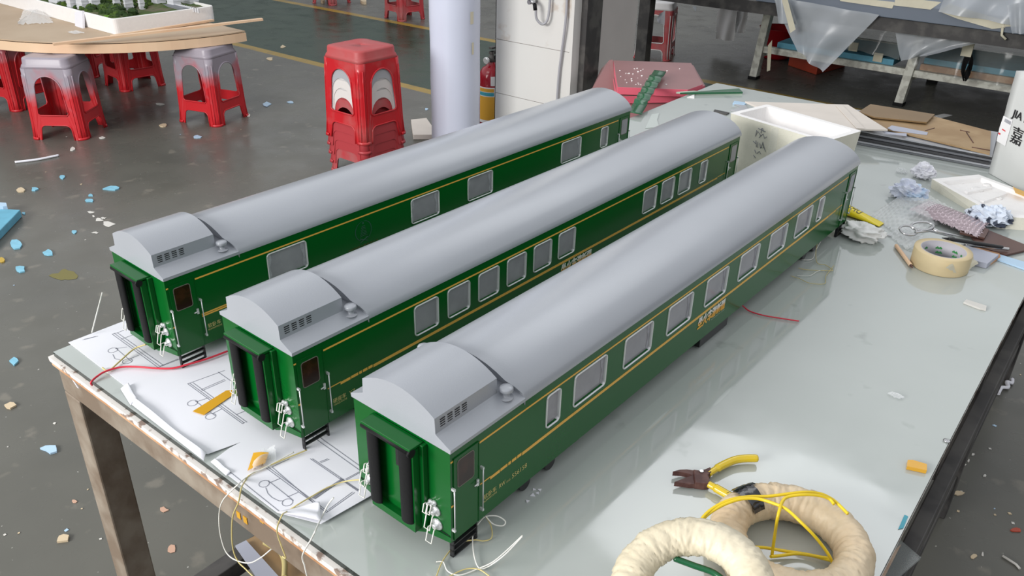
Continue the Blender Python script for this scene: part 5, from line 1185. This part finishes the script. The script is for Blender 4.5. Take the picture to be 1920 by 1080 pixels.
# styrofoam tray at the right
tr = thing('styrofoam_tray', 'white moulded styrofoam tray lid lying at the right edge', 'tray', tuple(tp(1850, 370)[:2]) + (T,))
o_ = [tp(x, y, 0) for x, y in ((1745, 352), (1831, 336), (1935, 383), (1960, 435), (1870, 428))]
top = [tp(x, y, .024) for x, y in ((1747, 335), (1835, 327), (1940, 366), (1965, 412), (1872, 405))]
cc_ = sum(top, Vector())/5
inn = [q.lerp(cc_, .16) for q in top]; inl = [q - Vector((0, 0, .010)) for q in [q.lerp(cc_, .20) for q in top]]
mb = MB().grid([o_, top, inn, inl], cv=True, smooth=False); mb.add(inl, [(0,1,2,3,4)]); mb.add(o_, [(4,3,2,1,0)])
mb.m = [0]*5 + [1]*(len(mb.m)-5)
part('tray_shell', mb, [M['foamcream'], M['foamwhite']], tr, world=True, bevel=.0015)
mb = MB()
for x, y, s_ in ((1800, 342, .012), (1832, 356, .016), (1870, 372, .012), (1850, 348, .010)):
    q = tp(x, y, .014); mb.lathe([(s_, 0), (s_*.8, .004), (s_*.5, .002)], 9, Matrix.Translation(q))
for s_ in (.30, .62):
    a, b_ = inl[0].lerp(inl[4], s_), inl[1].lerp(inl[2], s_); dd = (b_-a).normalized()*.02
    mb.slab([a+dd + Vector((0, 0, .006)), b_-dd + Vector((0, 0, .006)), b_-dd + Vector((.008, -.006, .006)), a+dd + Vector((.008, -.006, .006))], .006)
part('rib', mb, M['foamwhite'], tr, world=True)

# ---------------------------------------------------------------- litter on the floor
def chip(x, y, sx, sy, m, lb, grp=None, h=.006, rot=0, jag=.3, name='foam_chip', cat_='foam chip'):
    c_ = fl(x, y, 0); k_ = 1.0; random.seed(int(x*7+y)); n = 8; pts = []
    ex = (fl(x+sx, y)-c_).length; ey = (fl(x, y-sy)-c_).length
    for i in range(n):
        a = 2*math.pi*i/n; f = 1+random.uniform(-jag, jag)
        pts.append(c_ + (fl(x+10, y)-c_).normalized()*ex*math.cos(a+rot)*f + (fl(x, y-10)-c_).normalized()*ey*math.sin(a+rot)*f + Vector((0, 0, h)))
    return solo(name, MB().slab(pts, h-.0004), m, lb, cat_, grp)
BL, WH, CRM, PE, YE = M['chipblue'], M['chipwhite'], M['chipcream'], M['chippeach'], M['chipyellow']
solo('blue_foam_board', MB().slab([fl(x, y, .035) for x, y in ((-30, 392), (20, 392), (38, 393), (0, 432), (-30, 462))], .034), M['bluefoam'], 'thick blue foam slab on the floor at the left edge of the photo', 'foam board', bevel=.003)
chip(10, 400, 10, 4, M['lightblue'], 'pale blue flake lying on the blue foam slab at the left edge', h=.044)
chip(212, 354, 16, 5, BL, 'long pale blue foam chip left of the farthest coach hood', rot=.3)
chip(30, 459, 12, 8, BL, 'leaf shaped blue foam chip near the left photo edge', rot=.6)
chip(91, 475, 9, 5, BL, 'square blue foam chip right of the leaf shaped one')
chip(38, 506, 10, 5, BL, 'rectangular blue foam chip below the leaf shaped one')
chip(27, 679, 9, 7, BL, 'bluish chip on the floor left of the table corner')
chip(95, 843, 14, 7, M['lightblue'], 'light blue foam chip left of the front table leg', jag=.4)
chip(120, 1012, 13, 7, CRM, 'tan tape scrap on the floor near the bottom left', jag=.4)
chip(20, 762, 9, 6, CRM, 'cream greenish chip at the left photo edge')
chip(307, 957, 8, 5, PE, 'peach spot on the floor seen through the table frame', h=.002)
chip(321, 1029, 8, 7, PE, 'second peach spot lower down through the table frame', h=.002)
chip(140, 941, 5, 4, PE, 'small peach spot left of the front table leg', h=.002)
chip(40, 358, 7, 4, CRM, 'cream chip near the left photo edge with blue neighbour')
chip(66, 356, 7, 3, BL, 'small pale blue chip right of the cream one')
chip(3, 489, 6, 4, YE, 'yellow chip at the left photo edge')
chip(118, 333, 5, 3, BL, 'small pale blue chip under the white strip', h=.005)
chip(168, 377, 7, 3, BL, 'blue chip with notch left of the coach hood', h=.005)
chip(170, 367, 5, 2, BL, 'thin blue chip just above the notched one', h=.004)
chip(140, 436, 5, 3, BL, 'small blue chip below the white paint splash', h=.004)
chip(45, 401, 3, 2, BL, 'tiny blue chip right of the blue foam slab', h=.004)
chip(136, 280, 5, 3, WH, 'white chip in front of the front left stool', h=.004)
chip(192, 259, 6, 2, WH, 'thin white chip right of the front left stool', h=.004)
chip(306, 236, 6, 3, CRM, 'cream chip left of the right stool under the round table')
chip(370, 257, 8, 3, M['lightblue'], 'pale blue chip in front of the right stool', h=.004)
chip(300, 196, 9, 2, WH, 'thin whitish strip between the stools', h=.004)
chip(466, 217, 4, 3, WH, 'white chip at the foot of the right stool', h=.004)
chip(500, 196, 7, 4, M['lightblue'], 'pale bluish chip between right stool and the stack', h=.005)
chip(545, 192, 6, 2, M['lightblue'], 'thin bluish chip left of the stool stack', h=.004)
chip(530, 88, 5, 3, CRM, 'dull cream chip near the yellow floor line', h=.003)
chip(506, 111, 6, 3, CRM, 'dull tan spot just below the yellow floor line', h=.003)
chip(800, 205, 3, 2, M['lightblue'], 'tiny bluish chip left of the pale pipe', h=.003)
chip(682, 5, 6, 4, CRM, 'cream lump beyond the green lane', h=.03)
chip(605, 4, 5, 3, CRM, 'cream lump beside the far stool at the top', h=.03)
chip(1905, 995, 11, 4, M['redpan'], 'dark red chip on the floor at lower right', h=.003)
chip(1825, 1044, 6, 4, CRM, 'cream flake on the floor at lower right', h=.003)
chip(1795, 925, 11, 4, CRM, 'tan leaf shaped flake on the floor right of the table', h=.003)
chip(1846, 893, 3, 2, WH, 'small white chip on the floor right of the table', h=.003)
chip(1824, 853, 3, 2, WH, 'whitish chip nearest to the table side on the right floor', h=.003)
chip(1816, 865, 2, 3, WH, 'second whitish chip beside the nearest one', h=.003)
chip(1842, 1040, 2, 4, WH, 'small pale chip right of the cream flake', h=.003)
solo('paper_curl', MB().tube(cat_rom([fl(*q, .008) for q in ((1872, 738), (1878, 727), (1890, 726), (1888, 716), (1897, 718), (1898, 711))]), .006, 6), M['paper'], 'curled white paper ribbon on the floor at the right', 'paper')
q0, q1 = fl(28, 304, .006), fl(110, 291, .006)
solo('white_strip', MB().tube(cat_rom([q0, fl(70, 299, .006), q1]), .006, 8), M['paper'], 'long thin white strip on the floor below the front left stool', 'strip')
q0 = fl(1880, 1060, .004); solo('pale_twig', MB().tube([fl(1880, 1042, .004), fl(1905, 1058, .004), fl(1912, 1066, .004)], .003, 6), M['chipwhite'], 'thin pale twig on the floor at the lower right', 'twig')
mb = MB(); random.seed(11)
for (x, y, sx, sy) in ((185, 412, 9, 3), (205, 420, 13, 5), (178, 436, 6, 2), (170, 398, 8, 2), (194, 409, 6, 2), (175, 405, 3, 2)):
    c_ = fl(x, y, .0012); n = 11
    mb.add([c_] + [fl(x+sx*math.cos(2*math.pi*i/n)*random.uniform(.5, 1.3), y+sy*math.sin(2*math.pi*i/n)*random.uniform(.5, 1.3), .0012) for i in range(n)], [(0, (i+1) % n+1, i+1) for i in range(n)])
o_ = solo('paint_splash', mb, M['chipwhite'], 'white dried paint splash on the grey floor left of the far coach', 'paint splash')
mb = MB()
for (x, y, sx, sy) in ((122, 517, 26, 11),):
    n = 16; c_ = fl(x, y, .0010); mb.add([c_] + [fl(x+sx*math.cos(2*math.pi*i/n)*random.uniform(.6, 1.2), y+sy*math.sin(2*math.pi*i/n)*random.uniform(.6, 1.2), .001) for i in range(n)], [(0, (i+1) % n+1, i+1) for i in range(n)])
solo('paint_splash', mb, M['olive'], 'faint olive yellow paint stain on the grey floor left of the far coach', 'paint stain')
random.seed(21)
for k in range(60):
    if k < 45: x, y = random.uniform(0, 620), random.uniform(200, 1060)
    else: x, y = random.uniform(1760, 1915), random.uniform(700, 1075)
    if k < 45 and x > 100 + 0*y and y > 420 + (x-100)*-.4 and not (x < 240): continue
    q = fl(x, y, .0016); s_ = random.uniform(.002, .006); a = random.uniform(0, 6)
    m_ = random.choice([WH, WH, M['lightblue'], CRM])
    nm = {'whitish_chip': 'white', 'light_blue_strip': 'pale blue', 'cream_chip': 'cream'}[m_.name]
    solo('foam_crumb', MB().slab([q + Vector((s_*math.cos(a+i*1.57)*random.uniform(.6, 1.3), s_*math.sin(a+i*1.57), 0)) for i in range(4)], .0012), m_, 'tiny %s foam crumb scattered on the grey floor' % nm, 'foam crumb', 'tiny %s foam crumbs on the floor' % nm)
# pale vertical rod left of the farthest coach
q = aty(192, 548, -.12); q2 = aty(172, 622, -.12)
solo('pale_rod', MB().tube([aty(192, 548, .02), tp(172, 624, .004)], .0011, 6), M['wire_white'], 'thin pale stiff wire standing up left of the farthest coach', 'wire')

for x, y, lb in ((335, 515, 'small amber tape scrap on the front rail, left of the three'), (397, 560, 'small amber tape scrap on the front rail, middle of the three'), (545, 552, 'torn amber tape scrap on the front rail, right of the three')):
    q = aty(*c7([(x, y)])[0], TY0); solo('amber_tape', MB().box(q.x-.004, q.x+.004, TY0-.0012, TY0-.0002, q.z-.006, q.z+.005), M['kapton'], lb, 'tape')
qa, qb = aty(*c8([(243, 350)])[0], TY0), aty(*c8([(310, 452)])[0], TY0)
solo('white_strip', MB().prism([(qa.x, qa.z), (qa.x+.005, qa.z), (qb.x+.005, qb.z), (qb.x, qb.z)], .0002, .0014, lambda a, b_, h: (a, TY0-h, b_)), M['paper'], 'thin white strip stuck slanting on the front rail near the left leg', 'strip')
